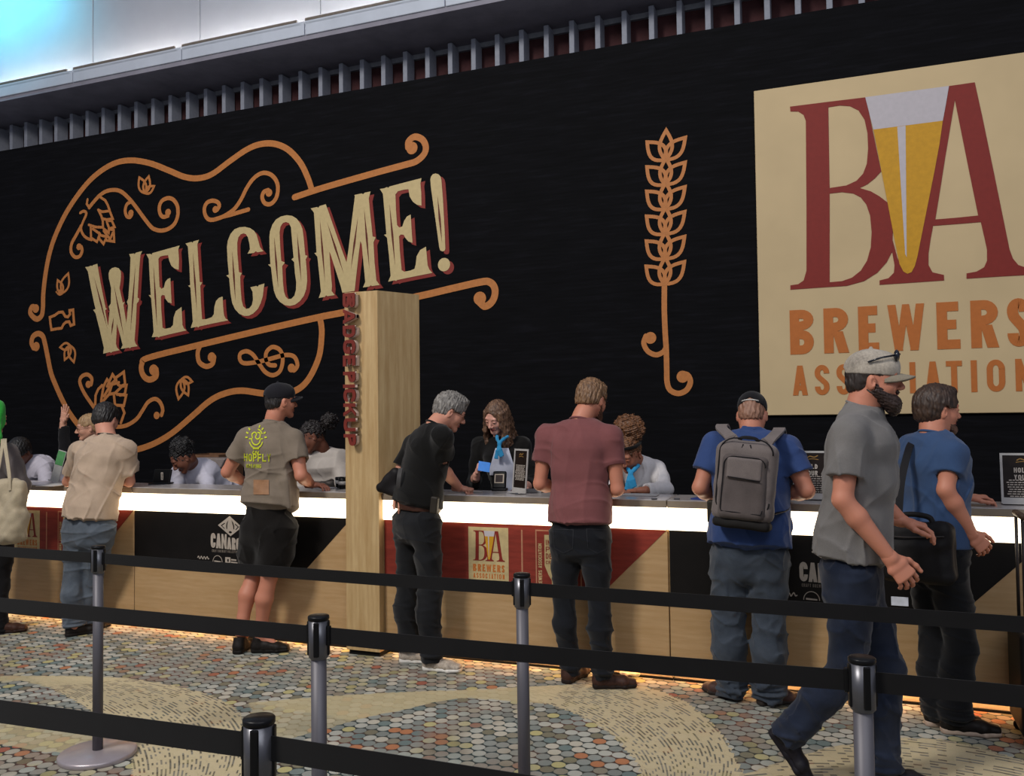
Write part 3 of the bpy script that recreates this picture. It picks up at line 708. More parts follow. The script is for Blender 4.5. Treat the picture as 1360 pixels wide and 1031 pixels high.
a_=o.data.attributes.new('swirl','FLOAT_VECTOR','POINT'); a_.data.foreach_set('vector',np.stack([SWU,SWV,SWM],-1).astype(np.float32).ravel())
a_=o.data.attributes.new('solid','FLOAT','POINT'); a_.data.foreach_set('value',SOL.astype(np.float32).ravel())
BK=wood('black_panel','#0d0d10','#08080a','#15151a',(1.,1.,9.),.8,2.6,.08)
WT=(atY(0,201,YW).z+atY(860,52.7,YW).z)/2
v,q=box((-16,YW,0),(6,YW+.12,WT)); o=mesh('wall_back',v,q,BK); o['kind']='structure'
GR=plain('soffit_grey','#86848f',.8,var=.08,scale=3); GF=plain('fin_grey','#8e929e',.6,var=.04); RB=plain('upper_red','#3f2527',.85,var=.12,scale=9)
YF=8.6; ZS=(atY(0,167.5,YF).z+atY(868,4,YF).z)/2; YT=(HC*0+8.6)*.924
# upper wall behind the fins
v,q=box((-16,YF+.20,4.2),(6,YF+.5,ZS)); o=mesh('wall_upper',v,q,RB); o['kind']='structure'
v,q=box((-16,YT,ZS),(6,YF+.5,ZS+.12)); o=mesh('ceiling',v,q,GR); o['kind']='structure'
v,q=box((-16,YF+.16,ZS-.055),(6,YF+.20,ZS)); o=mesh('trim_1',v,q,plain('rail_grey','#85888f',.6)); o['kind']='structure'
# vertical fins
FX=[atY(x,y,YF).x for x,y in ((21,168),(52,159),(93,150),(134.7,141),(178,130),(223.5,120),(270,109),(319,97),(369.5,86),(422.5,75),(477.5,64),(535,65),(596,52),(658,40),(722.5,28))]
d=(FX[-1]-FX[2])/ (len(FX)-3)
x0=atY(13,168,YF).x
fin=None
STEPS=[12.5,32,51.6,71.5,91.7,113,134,156,177.6,200,223.3,246,270,294,319,344,369.5,395.7,422,449.5,477.5]
xs=[atY(a,168-.187*a,YF).x for a in STEPS]; d=(xs[-1]-xs[0])/(len(xs)-1)
nf=int((1.2-xs[0])/d)+14
for i in range(-30,nf-13+40):
    x=xs[0]+d*i
    if x>6: break
    if fin is None:
        v,q=box((x,YF,4.4),(x+.055,YF+.18,ZS-.015),.004,1); fin=mesh('wall_fin',np.array(v)-np.array((x,YF,4.4)),q,GF); fin.location=(x,YF,4.4); fin['_o']=[0,0,0]
        o=fin
    else:
        o=fin.copy(); COL.objects.link(o); o.location=(x,YF,4.4)
    tag(o,'vertical grey fin in the row above the black wall','wall fin','grey fins above the black wall')
# luminous upper panels with a lip hiding the light trough
WP=plain('upper_panel','#989da8',.5,var=.02,scale=2); LP=plain('lip_white','#b9c0cc',.45,var=.03,scale=3)
zl0=HC+(atY(0,130,YT).z-HC); zl1=atY(0,113,YT).z
JX=[atY(x,y,YT).x for x,y in((98,108),(242,79),(404.5,45),(592,5))]
dj=(JX[-1]-JX[0])/3; edges=[JX[0]+dj*i for i in range(-3,9)]
for i in range(len(edges)-1):
    a,b=edges[i]+.006,edges[i+1]-.006
    v,q=box((a,YT-.02,zl0),(b,YT+.01,zl1-.01),.008,2); v2,q2=box((a,YT-.02,zl1-.05),(b-.05,YT+.16,zl1-.03)); 
    v3,q3=box((a,YT-.02,zl1-.01),(b-.10,YT+.0,zl1+.018)); 
    L=[(v,q),(v2,q2)]
    vv,qq=join([(np.array(x_),y_) for x_,y_ in L])
    root=empty('light_cove',(a,YT,zl0),'white cove lip segment hiding the light trough below the glowing panels','light cove','cove segments under the luminous panels')
    mesh('cove_lip',vv,qq,LP,root); mesh('cove_edge',v3,q3,plain('cove_edge','#6d655d',.5),root)
    v,q=box((a-.002,YT+.29,zl0-.05),(b+.002,YT+.32,9.4),.006,1); o=mesh('trim_%d'%(i+2),v,q,WP); o['kind']='structure'
CMAT=plain('cove_lamp','#ffffff',.5,emit='#fff4e4',es=48)
for i in range(len(edges)-1):
    a,b=edges[i]+.02,edges[i+1]-.10
    v,q=box((a,YT+.13,zl1-.03),(b,YT+.17,zl1-.015)); tag(mesh('cove_tube',v,q,CMAT),'warm white light tube lying in the ceiling cove','light tube','tubes in the light cove')

# ---------------------------------------------------------------- counter
YC=5.12
RED=plain('print_red','#7d3026',.5,var=.10,scale=6,stretch=(1,1,6)); BLK=plain('print_black','#0d0a09',.5,var=.15,scale=8); STONE=plain('counter_stone','#a8a2a0',.2,var=.05,scale=30,spec=.6); FAS=plain('counter_edge','#857868',.4,var=.05,scale=12)
LITE=plain('light_band','#ffffff',.5,emit='#ffe9c4',es=3.6); LED=plain('led_warm','#ffffff',.5,emit='#ffc485',es=34); PL=plain('plinth_cream','#b9a78e',.5,var=.04)
ZB0,ZB1=.909,1.0416
zlow=atY(884,888.6,YC+.02).z
MX=[(-9.003,-7.073),(-7.073,-5.143),(-5.137,-3.207),(-2.956,-1.037),(-1.031,.897),(.903,2.83)]
def counter_unit(x0,x1,kind,label):
    r=empty('service_counter',((x0+x1)/2,YC,0),label,'counter','customer counter units')
    v,q=box((x0,YC+.02,zlow),(x1,YC+.07,ZB0),.003,1); mesh('front_panel',v,q,MW,r)
    v,q=box((x0+.03,YC+.07,.10),(x1-.03,YC+.335,ZB0)); mesh('carcass',v,q,plain('carcass','#3a332b',.7),r)
    v,q=box((x0+.001,YC+.11,0.012),(x1-.001,YC+.14,zlow+.02),.002,1); mesh('plinth',v,q,PL,r)
    v,q=box((x0,YC+.100,0.0),(x1,YC+.135,.011)); mesh('shadow_gap',v,q,plain('gap_black','#0a0908',.8),r)
    v,q=box((x0+.02,YC+.06,zlow+.004),(x1-.02,YC+.075,zlow+.016)); 
    v,q=box((x0+.02,YC+.072,zlow-.002),(x1-.02,YC+.086,zlow+.008)); mesh('floor_light',v,q,LED,r)
    v,q=box((x0+.002,YC,ZB0),(x1-.002,YC+.05,ZB1),.003,1); mesh('light_band',v,q,LITE,r)
    v,q=box((x0,YC-.006,ZB1),(x1,YC+.05,TOPZ-.006),.002,1); mesh('edge_board',v,q,FAS,r)
    v,q=box((x0,YC-.006,TOPZ-.006),(x1,YC+.36,TOPZ),.002,1); mesh('counter_top',v,q,STONE,r)
    v,q=box((x0,YC+.34,.74),(x1,YC+.36,TOPZ-.007)); mesh('back_board',v,q,plain('carcass','#3a332b',.7),r)
    yy=YC+.02; zb=.50
    if kind: v,q=prism([(x0+.004,ZB0-.001),(x1-.004,ZB0-.001),(x1-.004-.41,zb),(x0+.004,zb)],(),yy,.0025); mesh('printed_panel',v,q,RED if kind=='red' else BLK,r)
    return r
LAB=['counter unit past the left edge of the view','maple counter unit with red printed panel at the left edge of the frame','maple counter unit with a black printed panel left of the tall wooden pillar','maple counter unit with a red printed panel right of the tall wooden pillar','maple counter unit with a black printed panel behind the backpack wearer','maple counter unit at the right edge of the frame']
UN=[]
for (a,b),k,l in zip(MX,('blk','red','blk','red','blk','red'),LAB): UN.append(counter_unit(a,b,k,l) if b>-8 else None)
# pillar: wedge-shaped in plan
pz=2.452
pl=empty('pillar',(-3.08,5.08,0),'tall pale maple pillar with raised badge pickup letters on its left edge','pillar')
f0=atY(457.5,390,5.075).x; f1=atY(501,386,5.075).x
k0,k1=V((f0,5.075)),V((f1,5.075))
dr=V((ray(1950,547).x,ray(1950,547).y)).normalized()
# right face leaves the front corner and runs back over the counter
rr=V((ray(556.5,392).x,ray(556.5,392).y)); 
den=dr.x*rr.y-dr.y*rr.x; tt=(-(k1.x)*rr.y+(k1.y)*rr.x)/den; k2=k1+dr*abs(tt)

k3=V((k0.x+.05,k2.y))
pp=[k0,k1,k2,k3]
# body above the counter top is the full wedge; below it a slab stands in front of the counter joint
def vprism(poly,z0,z1):
    n=len(poly); v=[(p.x,p.y,z0) for p in poly]+[(p.x,p.y,z1) for p in poly]; f=[list(range(n))[::-1],list(range(n,2*n))]+[[i,(i+1)%n,n+(i+1)%n,n+i] for i in range(n)]; return v,f
v,q=vprism(pp,TOPZ,pz); v2,q2=vprism([k0,k1,V((k1.x,5.30)),V((k0.x,5.30))],.035,TOPZ); vv,qq=join([(v,q),(v2,q2)]); mesh('shaft',vv,qq,MV,pl)
v,q=vprism([k0+V((.01,.02)),k1+V((-.01,.02)),V((k1.x-.01,5.3)),V((k0.x+.01,5.3))],0,.036); mesh('foot',v,q,plain('gap_black','#0a0908',.8),pl)
# ---------------------------------------------------------------- lettering helpers
def bez(P,n=6,closed=False): return [(p.x,p.y) for p in catmull([V((a[0],a[1],0)) for a in P],n,closed)]
def arc(cx,cy,rx,ry,a0,a1,n=10): return [(cx+rx*math.cos(R(a0+(a1-a0)*i/n)),cy+ry*math.sin(R(a0+(a1-a0)*i/n))) for i in range(n+1)]
def slant(x0,y0,x1,y1,t): return ('p',[(x0-t/2,y0),(x0+t/2,y0),(x1+t/2,y1),(x1-t/2,y1)])
def gothic(ch,w=.5,t=.17):
    """condensed sans capital, cap height 1: ('s',polyline) strokes of width t or ('p',polygon)"""
    h=t/2; S=lambda *p:('s',list(p)); m=w/2
    if ch=='B': return [S((h,0),(h,1)),S(*([(h,1-h)]+arc(w-h-.16,.77+.0,.16,.23-h,90,-90)+[(h,.54)])),S(*([(h,.54)]+arc(w-h-.15,.27+.0,.15,.27-h,90,-90)+[(h,h)]))]
    if ch=='R': return [S((h,0),(h,1)),S(*([(h,1-h)]+arc(w-h-.16,.74,.16,.26-h,90,-90)+[(h,.48)])),slant(w*.56,.48,w-h,0,t*1.08)]
    if ch=='P': return [S((h,0),(h,1)),S(*([(h,1-h)]+arc(w-h-.16,.72,.16,.28-h,90,-90)+[(h,.44)]))]
    if ch=='D': return [S((h,0),(h,1)),S(*([(h,1-h)]+arc(w-h-.2,.5,.2,.5-h,90,-90,16)+[(h,h)]))]
    if ch=='E': return [S((h,0),(h,1)),S((0,1-h),(w*.94,1-h)),S((0,.52),(w*.84,.52)),S((0,h),(w,h))]
    if ch=='F': return [S((h,0),(h,1)),S((0,1-h),(w*.94,1-h)),S((0,.5),(w*.84,.5))]
    if ch=='L': return [S((h,0),(h,1)),S((0,h),(w,h))]
    if ch=='I': return [S((m,0),(m,1))]
    if ch=='T': return [S((m,0),(m,1)),S((0,1-h),(w,1-h))]
    if ch=='H': return [S((h,0),(h,1)),S((w-h,0),(w-h,1)),S((h,.52),(w-h,.52))]
    if ch=='N': return [S((h,0),(h,1)),S((w-h,0),(w-h,1)),slant(h,1,w-h,0,t*.92)]
    if ch=='A': return [slant(h,0,m,1,t),slant(w-h,0,m,1,t),S((w*.2,.25),(w*.8,.25))]
    if ch=='W': return [slant(h*.9,1,w*.29,0,t*.95),slant(w*.5,1,w*.29,0,t*.8),slant(w*.5,1,w*.71,0,t*.8),slant(w-h*.9,1,w*.71,0,t*.95)]
    if ch=='V': return [slant(h,1,m,0,t),slant(w-h,1,m,0,t)]
    if ch=='K': return [S((h,0),(h,1)),slant(h+.04,.42,w-h,1,t),slant(w*.5,.6,w-h,0,t)]
    if ch=='Y': return [S((m,0),(m,.45)),slant(h,1,m,.4,t),slant(w-h,1,m,.4,t)]
    if ch=='U': return [S(*([(h,1)]+arc(m,.26,m-h,.26-h,180,360,14)+[(w-h,1)]))]
    if ch=='O': return [S(*(arc(m,.7,m-h,.3-h,0,180,12)+arc(m,.3,m-h,.3-h,180,360,12)+[(w-h,.7)]))]
    if ch=='C': return [S(*([(w-h,.64)]+arc(m,.7,m-h,.3-h,0,180,12)+arc(m,.3,m-h,.3-h,180,360,12)+[(w-h,.36)]))]
    if ch=='G': return [S(*([(w-h,.66)]+arc(m,.7,m-h,.3-h,0,180,12)+arc(m,.3,m-h,.3-h,180,360,12)+[(w-h,.45)])),S((m,.45),(w,.45))]
    if ch=='S': a_,b_=m-h,.26-h; return [S(*(arc(m,.74,a_,b_,-8,188,14)+bez([(h,.72),(h+.06*w,.62),(m,.5),(w-h-.06*w,.38),(w-h,.28)],4)[1:-1]+arc(m,.26,a_,b_,8,-188,14)))]
    return []
def gmesh(ch,w,t,fx,y,th=.004):
    """fx maps glyph (x,z) to plane coordinates"""
    L=[]
    for k,P in gothic(ch,w,t):
        if k=='p': L.append(prism([fx(p) for p in P],(),y,th))
        else:
            # build the stroke in glyph space, then map its outline
            v,q=ribbon(P,t,y,th,rnd=False); L.append(([ (fx((a,c))[0],b,fx((a,c))[1]) for a,b,c in v],q))
    return join(L)
def word(txt,x0,z0,h,pitch,w,t,y,name,mat,parent,th=.003,one=True,sp=None):
    L=[];x=x0
    for i,ch in enumerate(txt):
        if ch!=' ':
            ww=w*(1.35 if ch in 'W' else .45 if ch=='I' else 1)
            fx=lambda p,x=x:(x+p[0]*h,z0+p[1]*h); g=gmesh(ch,ww,t,fx,y,th)
            if one: L.append(g)
            else: mesh(name,*g,mat,parent)
            x+=(ww+pitch)*h
        else: x+=.35*h
    if one and L: mesh(name,*join(L),mat,parent)
    return x
# ---------------------------------------------------------------- WELCOME artwork on the black wall
def W(px,py):
    p=atY(px,py,YW); return (p.x,p.z)
def Z(ox,oy,f): return lambda L:[W(ox+a/f,oy+b/f) for a,b in L]
ORG=plain('print_orange','#b0703c',.55,var=.05); CRM=plain('print_cream','#bda97b',.55,var=.03); DRD=plain('print_shadow','#7c2c25',.55,var=.03); INL=plain('print_inline','#5c2a1e',.55,var=.03)
wm=empty('welcome_mural',(atY(330,400,YW).x,YW-.002,2.2),'orange and cream WELCOME lettering with scrolls and hops printed on the black wall','wall graphic')
zA=Z(100,300,5.425);zB=Z(240,270,5.7278);zC=Z(400,220,5.4286)
LET=[('W',zA,[(75,298),(100,295),(118,288),(125,292),(132,284),(162,275),(168,310),(185,410),(205,510),(222,592),(232,600),(218,610),(240,725),(252,610),(245,583),(260,560),(262,450),(246,380),(244,345),(252,320),(270,305),(292,299),(315,306),(330,325),(333,350),(330,400),(322,450),(335,510),(345,555),(360,548),(350,572),(372,705),(384,575),(376,548),(386,525),(395,400),(402,230),(392,205),(425,200),(432,206),(440,195),(485,183),(472,215),(465,300),(452,518),(463,525),(460,545),(446,562),(440,700),(430,825),(438,850),(452,868),(405,876),(398,884),(390,878),(332,888),(345,860),(330,800),(303,705),(300,780),(296,850),(304,878),(322,897),(270,908),(262,916),(254,910),(205,922),(210,880),(180,750),(150,632),(133,607),(150,600),(140,560),(115,440),(95,330)],[(140,370,236,745),(283,430,352,790),(437,290,402,760),(280,660,264,790)]),
 ('E',zA,[(515,205),(545,203),(552,210),(560,197),(640,175),(755,143),(745,172),(750,240),(748,318),(718,308),(695,288),(680,250),(672,212),(640,216),(615,222),(602,240),(605,340),(610,440),(625,455),(642,445),(652,405),(668,385),(688,376),(692,470),(697,560),(672,552),(652,525),(648,502),(630,498),(620,512),(622,600),(632,735),(650,743),(690,735),(708,715),(712,660),(728,615),(768,586),(772,650),(775,715),(785,738),(803,755),(700,778),(612,800),(603,806),(596,800),(555,803),(568,765),(560,640),(550,522),(533,500),(548,500),(540,380),(533,240)],[(568,290,592,720)]),
 ('L',zB,[(40,308),(85,295),(93,302),(103,290),(142,280),(130,315),(138,450),(148,600),(168,603),(152,630),(157,750),(166,885),(200,882),(240,868),(256,845),(260,790),(272,745),(295,720),(322,711),(326,790),(333,855),(345,878),(365,892),(250,915),(145,938),(138,947),(130,940),(80,950),(96,900),(88,780),(78,642),(60,630),(76,622),(70,480),(58,330)],[(97,380,127,820)]),
 ('C',zB,[(355,335),(362,285),(382,235),(412,200),(450,184),(492,181),(530,190),(560,210),(580,240),(594,290),(606,335),(632,366),(588,374),(574,366),(560,379),(512,385),(530,350),(526,310),(515,262),(500,237),(482,230),(460,237),(442,260),(433,300),(434,380),(446,525),(468,532),(455,560),(458,640),(466,740),(478,785),(500,805),(525,800),(545,775),(553,735),(550,675),(533,640),(578,630),(588,637),(598,624),(640,612),(634,650),(628,705),(612,760),(590,805),(555,840),(520,857),(485,858),(448,842),(415,805),(395,760),(383,690),(372,572),(350,550),(370,544),(360,440)],[(396,370,420,740)]),
 ('O',zB,[(678,260),(683,215),(700,165),(728,125),(765,102),(810,92),(850,97),(885,118),(912,155),(930,200),(938,260),(950,395),(968,402),(954,428),(962,520),(965,590),(958,655),(940,705),(910,745),(875,772),(835,782),(795,776),(758,752),(730,715),(712,665),(703,600),(690,488),(668,468),(686,464),(680,360)],[(715,260,745,640),(889,230,920,590)]),
 ('M',zC,[(72,310),(118,300),(126,306),(136,293),(180,280),(195,320),(250,480),(300,620),(330,700),(345,600),(368,400),(390,225),(387,213),(440,202),(449,208),(460,197),(503,188),(490,240),(502,360),(518,512),(540,518),(524,555),(532,700),(545,830),(568,862),(512,870),(505,863),(495,873),(448,880),(465,840),(452,700),(440,570),(430,545),(420,620),(405,750),(388,905),(300,918),(288,870),(240,720),(215,640),(206,622),(214,740),(225,870),(222,905),(245,935),(192,943),(184,936),(174,948),(130,955),(146,910),(133,780),(120,658),(98,632),(114,628),(106,500),(95,340)],[(138,385,175,840),(190,410,310,780),(413,370,362,750),(457,310,495,745)]),
 ('E',zC,[(570,170),(600,165),(622,156),(630,162),(640,152),(760,120),(870,92),(862,130),(868,200),(870,290),(838,284),(808,262),(785,225),(776,172),(740,176),(700,186),(682,210),(686,320),(694,430),(710,448),(732,440),(745,400),(765,368),(792,355),(798,450),(805,558),(775,548),(752,520),(742,500),(720,498),(708,512),(714,620),(727,755),(745,766),(790,758),(820,745),(828,715),(835,655),(860,610),(902,586),(908,650),(914,720),(926,750),(948,775),(820,800),(695,826),(686,834),(678,828),(630,838),(648,795),(636,650),(622,522),(600,500),(617,496),(605,350),(592,205)],[(640,280,680,720)]),
 ('!',zC,[(934,100),(938,82),(952,64),(972,58),(994,65),(1008,82),(1014,110),(1025,250),(1036,450),(1042,600),(1036,616),(1020,620),(1005,612),(998,590),(975,420),(952,260),(937,150)],[(985,215,1018,560)])]
OH=zB([(755,225),(762,180),(780,152),(803,144),(828,153),(842,185),(850,280),(862,415),(846,428),(866,448),(872,530),(882,600),(880,660),(868,705),(845,728),(820,730),(800,710),(788,670),(780,590),(775,480),(795,452),(768,440),(760,330)])
for nm,zf,P,inl in LET:
    pts=zf(P); ho=[OH] if nm=='O' else []
    l=mesh('letter',*prism(pts,ho,YW-.004,.003),CRM,wm)
    dx,dz=.040,-.032
    mesh('drop_shadow',*prism([(x+dx,z+dz) for x,z in pts],[[(x+dx,z+dz) for x,z in OH]] if ho else [],YW-.001,.002),DRD,l)
    L=[]
    for a,b,c,d in inl:
        p,e=zf([(a,b),(c,d)]); p=V(p);e=V(e); n=(e-p).normalized(); n=V((-n.y,n.x))*.012; mm=(p+e)/2; L.append(prism([tuple(p),tuple(mm+n),tuple(e),tuple(mm-n)],(),YW-.0075,.0012))
    mesh('inline',*join(L),INL,l)
c=zC([(1032,715)])[0]; l=mesh('letter',*disc(c,.066,YW-.004,.003),CRM,wm); mesh('drop_shadow',*disc((c[0]+.04,c[1]-.032),.066,YW-.001,.002),DRD,l)
def stroke(name,L,w=.085,closed=False,blob=None,par=wm,y=YW-.002,mat=ORG,smooth=True):
    P=bez(L,7,closed) if smooth else L
    parts=[ribbon(P,w*.76,y,.003,closed)]
    if blob: parts.append(disc(blob[0],blob[1]*.62,y,.0032))
    return mesh(name,*join(parts),mat,par)
px=lambda L:[W(a,b) for a,b in L]
stroke('frame_scroll',px([(48.5,409),(43,408),(40.8,416),(48.3,423.8),(55.4,420),(57.5,408.6),(58,390),(61.4,361),(67,334),(75.5,309.5),(90,280),(110.5,250.5),(129,231.5),(151,217.8),(173,213.2),(199,216.9),(225,226.8),(245,235),(263.4,237),(282,231.5),(306,214),(328,199),(346,191.8),(365,191.3),(383,199),(399,216),(409,236),(415,254)]),.088,blob=(W(48,410),.085))
stroke('frame_scroll',px([(391.5,262.2),(430,249.5),(500,229.5),(536.9,219.5),(553,214.5),(563.5,205),(565.8,195),(561,185.5),(551,182),(543,188),(542.4,196)]),.088,blob=(W(547.5,197),.10))
stroke('frame_scroll',px([(208,491),(207.7,500),(199.8,504.3),(192.8,501.3),(188.6,493.4),(189,483.5),(197,475.5),(259,459.8),(340,440.5),(424,421.5),(457,415),(556,393.8),(600,383.5),(640,374.6),(651,375.2),(657,382),(657.5,392),(653,402),(644.5,407),(637.5,402)]),.092,blob=(W(637.5,396.5),.105))
mesh('frame_scroll',*disc(W(204.3,491.5),.062,YW-.002,.003),ORG,wm)
stroke('frame_scroll',px([(425,421.5),(427.3,434),(427.5,447),(424.5,472),(414.5,496.5),(403,512),(388.4,520.6),(368.5,524),(348.7,522.6),(320.9,519),(299,522.8),(279.2,532.5),(255.4,553),(229.6,574.8),(205.7,589),(181.9,597.2),(164,598),(140,590),(118,577),(104,564),(91,546),(82,529),(74,511),(68,495),(63.5,473),(60,456),(57,446.5),(51,443.3),(44.5,447),(42.3,455),(45,462)]),.090,blob=(W(48.5,460.5),.09))
stroke('frame_scroll',px([(265.8,460),(263,469),(265,481),(274,486.8),(282.5,483.5),(285,474.5)]),.075,blob=(W(281.5,474.5),.085))
stroke('treble_clef',px([(387.5,488.5),(391,492),(395.5,485),(391,474),(379,471.8),(358.6,477),(342,481),(325,482.6),(319,477.5),(320,469.5),(328.5,466.8),(337,472),(345,484),(353,494.5),(363,498.5),(372.5,492.5),(376,477.5),(372.5,465.5),(362.6,461),(354.6,467.5),(353.6,477.5),(358,484.5),(366,485.5)]),.062,blob=(W(387.5,489),.075))
z5=Z(80,230,7.5556);z7=Z(255,180,7.7714);zD=Z(30,330,3.818)
stroke('vine',z5([(295,345),(340,290),(400,225),(470,182),(550,170),(620,190),(700,262),(770,350),(850,460),(915,540),(960,568),(1020,578),(1090,560),(1150,510),(1182,430),(1180,335),(1140,270),(1085,252),(1025,280),(998,340),(1005,405),(1035,440),(1085,430)]),.062,blob=(z5([(1085,395)])[0],.065))
stroke('vine',z5([(720,285),(672,315),(655,375),(668,430),(700,445),(722,420)]),.055,blob=(z5([(712,402)])[0],.062))
stroke('vine',z5([(215,530),(160,630),(118,710),(112,790),(150,842),(198,835),(222,785),(215,740)]),.058,blob=(z5([(192,740)])[0],.065))
stroke('hop_cone',z5([(205,400),(240,383),(265,410),(228,500),(212,560),(235,620),(275,655),(320,670)]),.045)
for L in ([(278,265),(270,310),(295,350),(345,285)],[(410,245),(455,275),(480,320),(500,375)],[(385,370),(425,390),(500,380),(530,458),(470,468),(430,458)],[(385,370),(415,430),(430,480),(432,545),(360,542),(290,520)],[(470,480),(520,478),(548,542),(495,558),(470,490)],[(440,560),(490,600),(495,560)],[(310,540),(312,650),(372,690),(400,610),(330,560)],[(395,600),(395,660),(438,712),(470,640),(410,625)],[(490,560),(540,572),(545,688),(460,675)],[(440,580),(505,665),(530,600)]):
    stroke('hop_cone',z5(L),.040,smooth=False)
stroke('vine',z7([(262,770),(285,730),(268,690),(215,675),(160,695),(132,750),(138,815),(168,862),(215,872),(270,858),(340,830),(440,760),(510,660),(565,550),(630,455),(700,400),(765,388),(830,415),(878,480),(890,560),(870,650),(815,708),(755,700),(728,640),(745,585),(790,565)]),.062,blob=(z7([(245,765)])[0],.062))
mesh('vine',*disc(z7([(797,593)])[0],.042,YW-.002,.003),ORG,wm)
stroke('vine',z7([(330,838),(400,820),(585,765)]),.062,smooth=False)
stroke('vine',zD([(362,805),(315,735),(292,680),(302,650),(330,640),(352,660),(350,690)]),.062,blob=(zD([(335,690)])[0],.068))
for L in ([(370,790),(372,745),(385,715),(405,695)],[(400,775),(412,700),(430,665),(448,690)],[(430,700),(458,640),(478,670)],[(470,660),(515,627),(522,690),(500,700),(485,690)],[(415,750),(450,690),(470,670)],[(405,780),(440,740),(470,735),(505,700),(528,695),(520,740),(495,745)],[(440,740),(455,690),(490,680)],[(465,745),(470,795),(515,798),(527,745),(480,740)],[(505,800),(518,835),(500,885)]):
    stroke('hop_cone',zD(L),.045,smooth=False)
stroke('vine',px([(146,566),(158,567),(170,564.5),(182,556.5),(190,545),(197,534.5),(206,530),(213,534.5),(216.5,544),(215,551.5)]),.062,blob=(W(208.5,552),.068))
stroke('beer_glass',zD([(140,350),(165,340),(185,325),(205,323),(218,345),(232,348),(242,335),(240,315),(258,312),(260,345),(263,385),(246,392),(238,372),(222,374),(210,385),(200,405),(175,408),(148,413),(143,380)]),.045,closed=True,smooth=False)
def leaf(b,t,wd,par,w=.04,bulge=.5):
    b=V(b);t=V(t);d=t-b;n=V((-d.y,d.x))*wd; P=[]
    K=10
    for i in range(K+1): u=i/K; P.append(b+d*u+n*math.sin(PI*u**.85))
    for i in range(1,K): u=1-i/K; P.append(b+d*u-n*math.sin(PI*u**.85))
    return ribbon([tuple(p) for p in P],w,YW-.002,.003,True)
for b,ts in (((193,256.5),((185.5,236),(198,234.6),(205,247.5))),((83,389.5),((91,363.5),(77,372.5),(76,388))),((93.5,459.5),((80.5,461.5),(86.5,478),(98.6,481))),((242,504),((255.5,507),(250.4,525),(237.5,530)))):
    mesh('leaf_sprig',*join([leaf(W(*b),W(*t),.26,wm,.028) for t in ts]),ORG,wm)
# barley ear
bl=empty('barley_mural',(atY(884,400,YW).x,YW-.002,2.5),'orange ear of barley printed on the black wall between the lettering and the cream sign','wall graphic')
BC=[210.5,243.5,276,309,342,375.5]
z8=Z(840,160,4.3)
def leafz(b,t,wd,w=.032): return leaf(b,t,wd,bl,w)
for i,by in enumerate(BC):
    cx=884.2-i*.25; dx=(i>0)*1.
    L=[leafz(W(cx,by+1.5),W(cx+.6,by-37+ (4 if i else 0)),.22),leafz(W(cx,by+1.5),W(cx-24.5,by-21.5),.30),leafz(W(cx,by+1.5),W(cx+26,by-27.5),.27)]
    mesh('barley_grain',*join(L),ORG,bl)
stroke('barley_stem',px([(882.6,376),(882.4,409),(883.5,440),(885,465),(885.6,490),(886.2,508),(890.5,518.5),(901,522.7),(911.6,518.5),(917,508),(914,499),(908,496.5)]),.064,blob=(W(906.7,500.5),.085),par=bl)
stroke('barley_stem',px([(885,461),(881,467.5),(871.4,471.5),(860.5,466.5),(855.2,456),(858,446.5)]),.060,blob=(W(864,449),.085),par=bl)
# ---------------------------------------------------------------- association sign
BEI=plain('sign_cream','#bfa982',.6,var=.03,scale=1.5); MAR=plain('sign_maroon','#7a261f',.55,var=.03); RUS=plain('sign_rust','#b0662f',.55,var=.03); FOAM=plain('sign_foam','#b3adb1',.55,var=.02); BEER=plain('sign_gold','#bd8c22',.55,var=.04)
zS=Z(1040,100,3.4375); zT=Z(1020,380,4.)
sL=(W(1004.5,122)[0]+W(1008,552)[0])/2; zt=(W(1004.5,122)[1]+W(1360,72)[1])/2; zb=W(1009,552)[1]
Bo=zS([(33,150),(200,129),(375,108),(390,170),(415,290),(447,445),(420,475),(385,503),(350,520),(400,535),(440,558),(475,585),(488,650),(500,720),(497,810),(472,858),(430,905),(370,943),(290,965),(160,973),(35,982),(35,962),(70,957),(95,940),(108,895),(108,600),(105,215),(95,188),(70,172),(35,172)])
Bh=[zS([(207,153),(260,145),(305,148),(345,168),(372,210),(385,270),(388,340),(382,410),(365,455),(335,487),(290,508),(213,520)]),zS([(213,545),(270,539),(320,545),(355,563),(380,595),(397,645),(404,720),(400,790),(383,850),(355,895),(315,927),(270,943),(213,948)])]
Ao=zS([(755,57),(872,40),(905,190),(965,480),(1030,800),(1045,840),(1070,870),(1105,882),(1135,884),(1135,914),(990,922),(835,932),(835,908),(880,900),(915,880),(928,850),(928,800),(915,740),(900,675),(790,684),(683,692),(672,750),(662,820),(662,870),(680,903),(732,915),(733,940),(590,950),(440,960),(440,940),(480,930),(505,905),(508,870),(497,810),(500,760),(520,835),(545,895),(568,908),(590,895),(612,830),(650,640),(690,440),(725,220)])
Ah=[zS([(782,120),(810,260),(850,460),(888,645),(790,655),(693,663),(710,560),(740,370)])]
Gy=zS([(412,255),(470,248),(727,215),(712,320),(690,440),(650,640),(612,830),(600,875),(585,903),(567,910),(548,900),(530,865),(505,740),(470,555),(440,400)])
Gf=zS([(375,108),(755,57),(741,140),(727,215),(412,255),(393,180)]); Gs=zS([(520,243),(558,238),(563,835),(556,820)])
sR=W(1020+1390/4,500)[0]+ (Bo[0][0]-sL)*.8
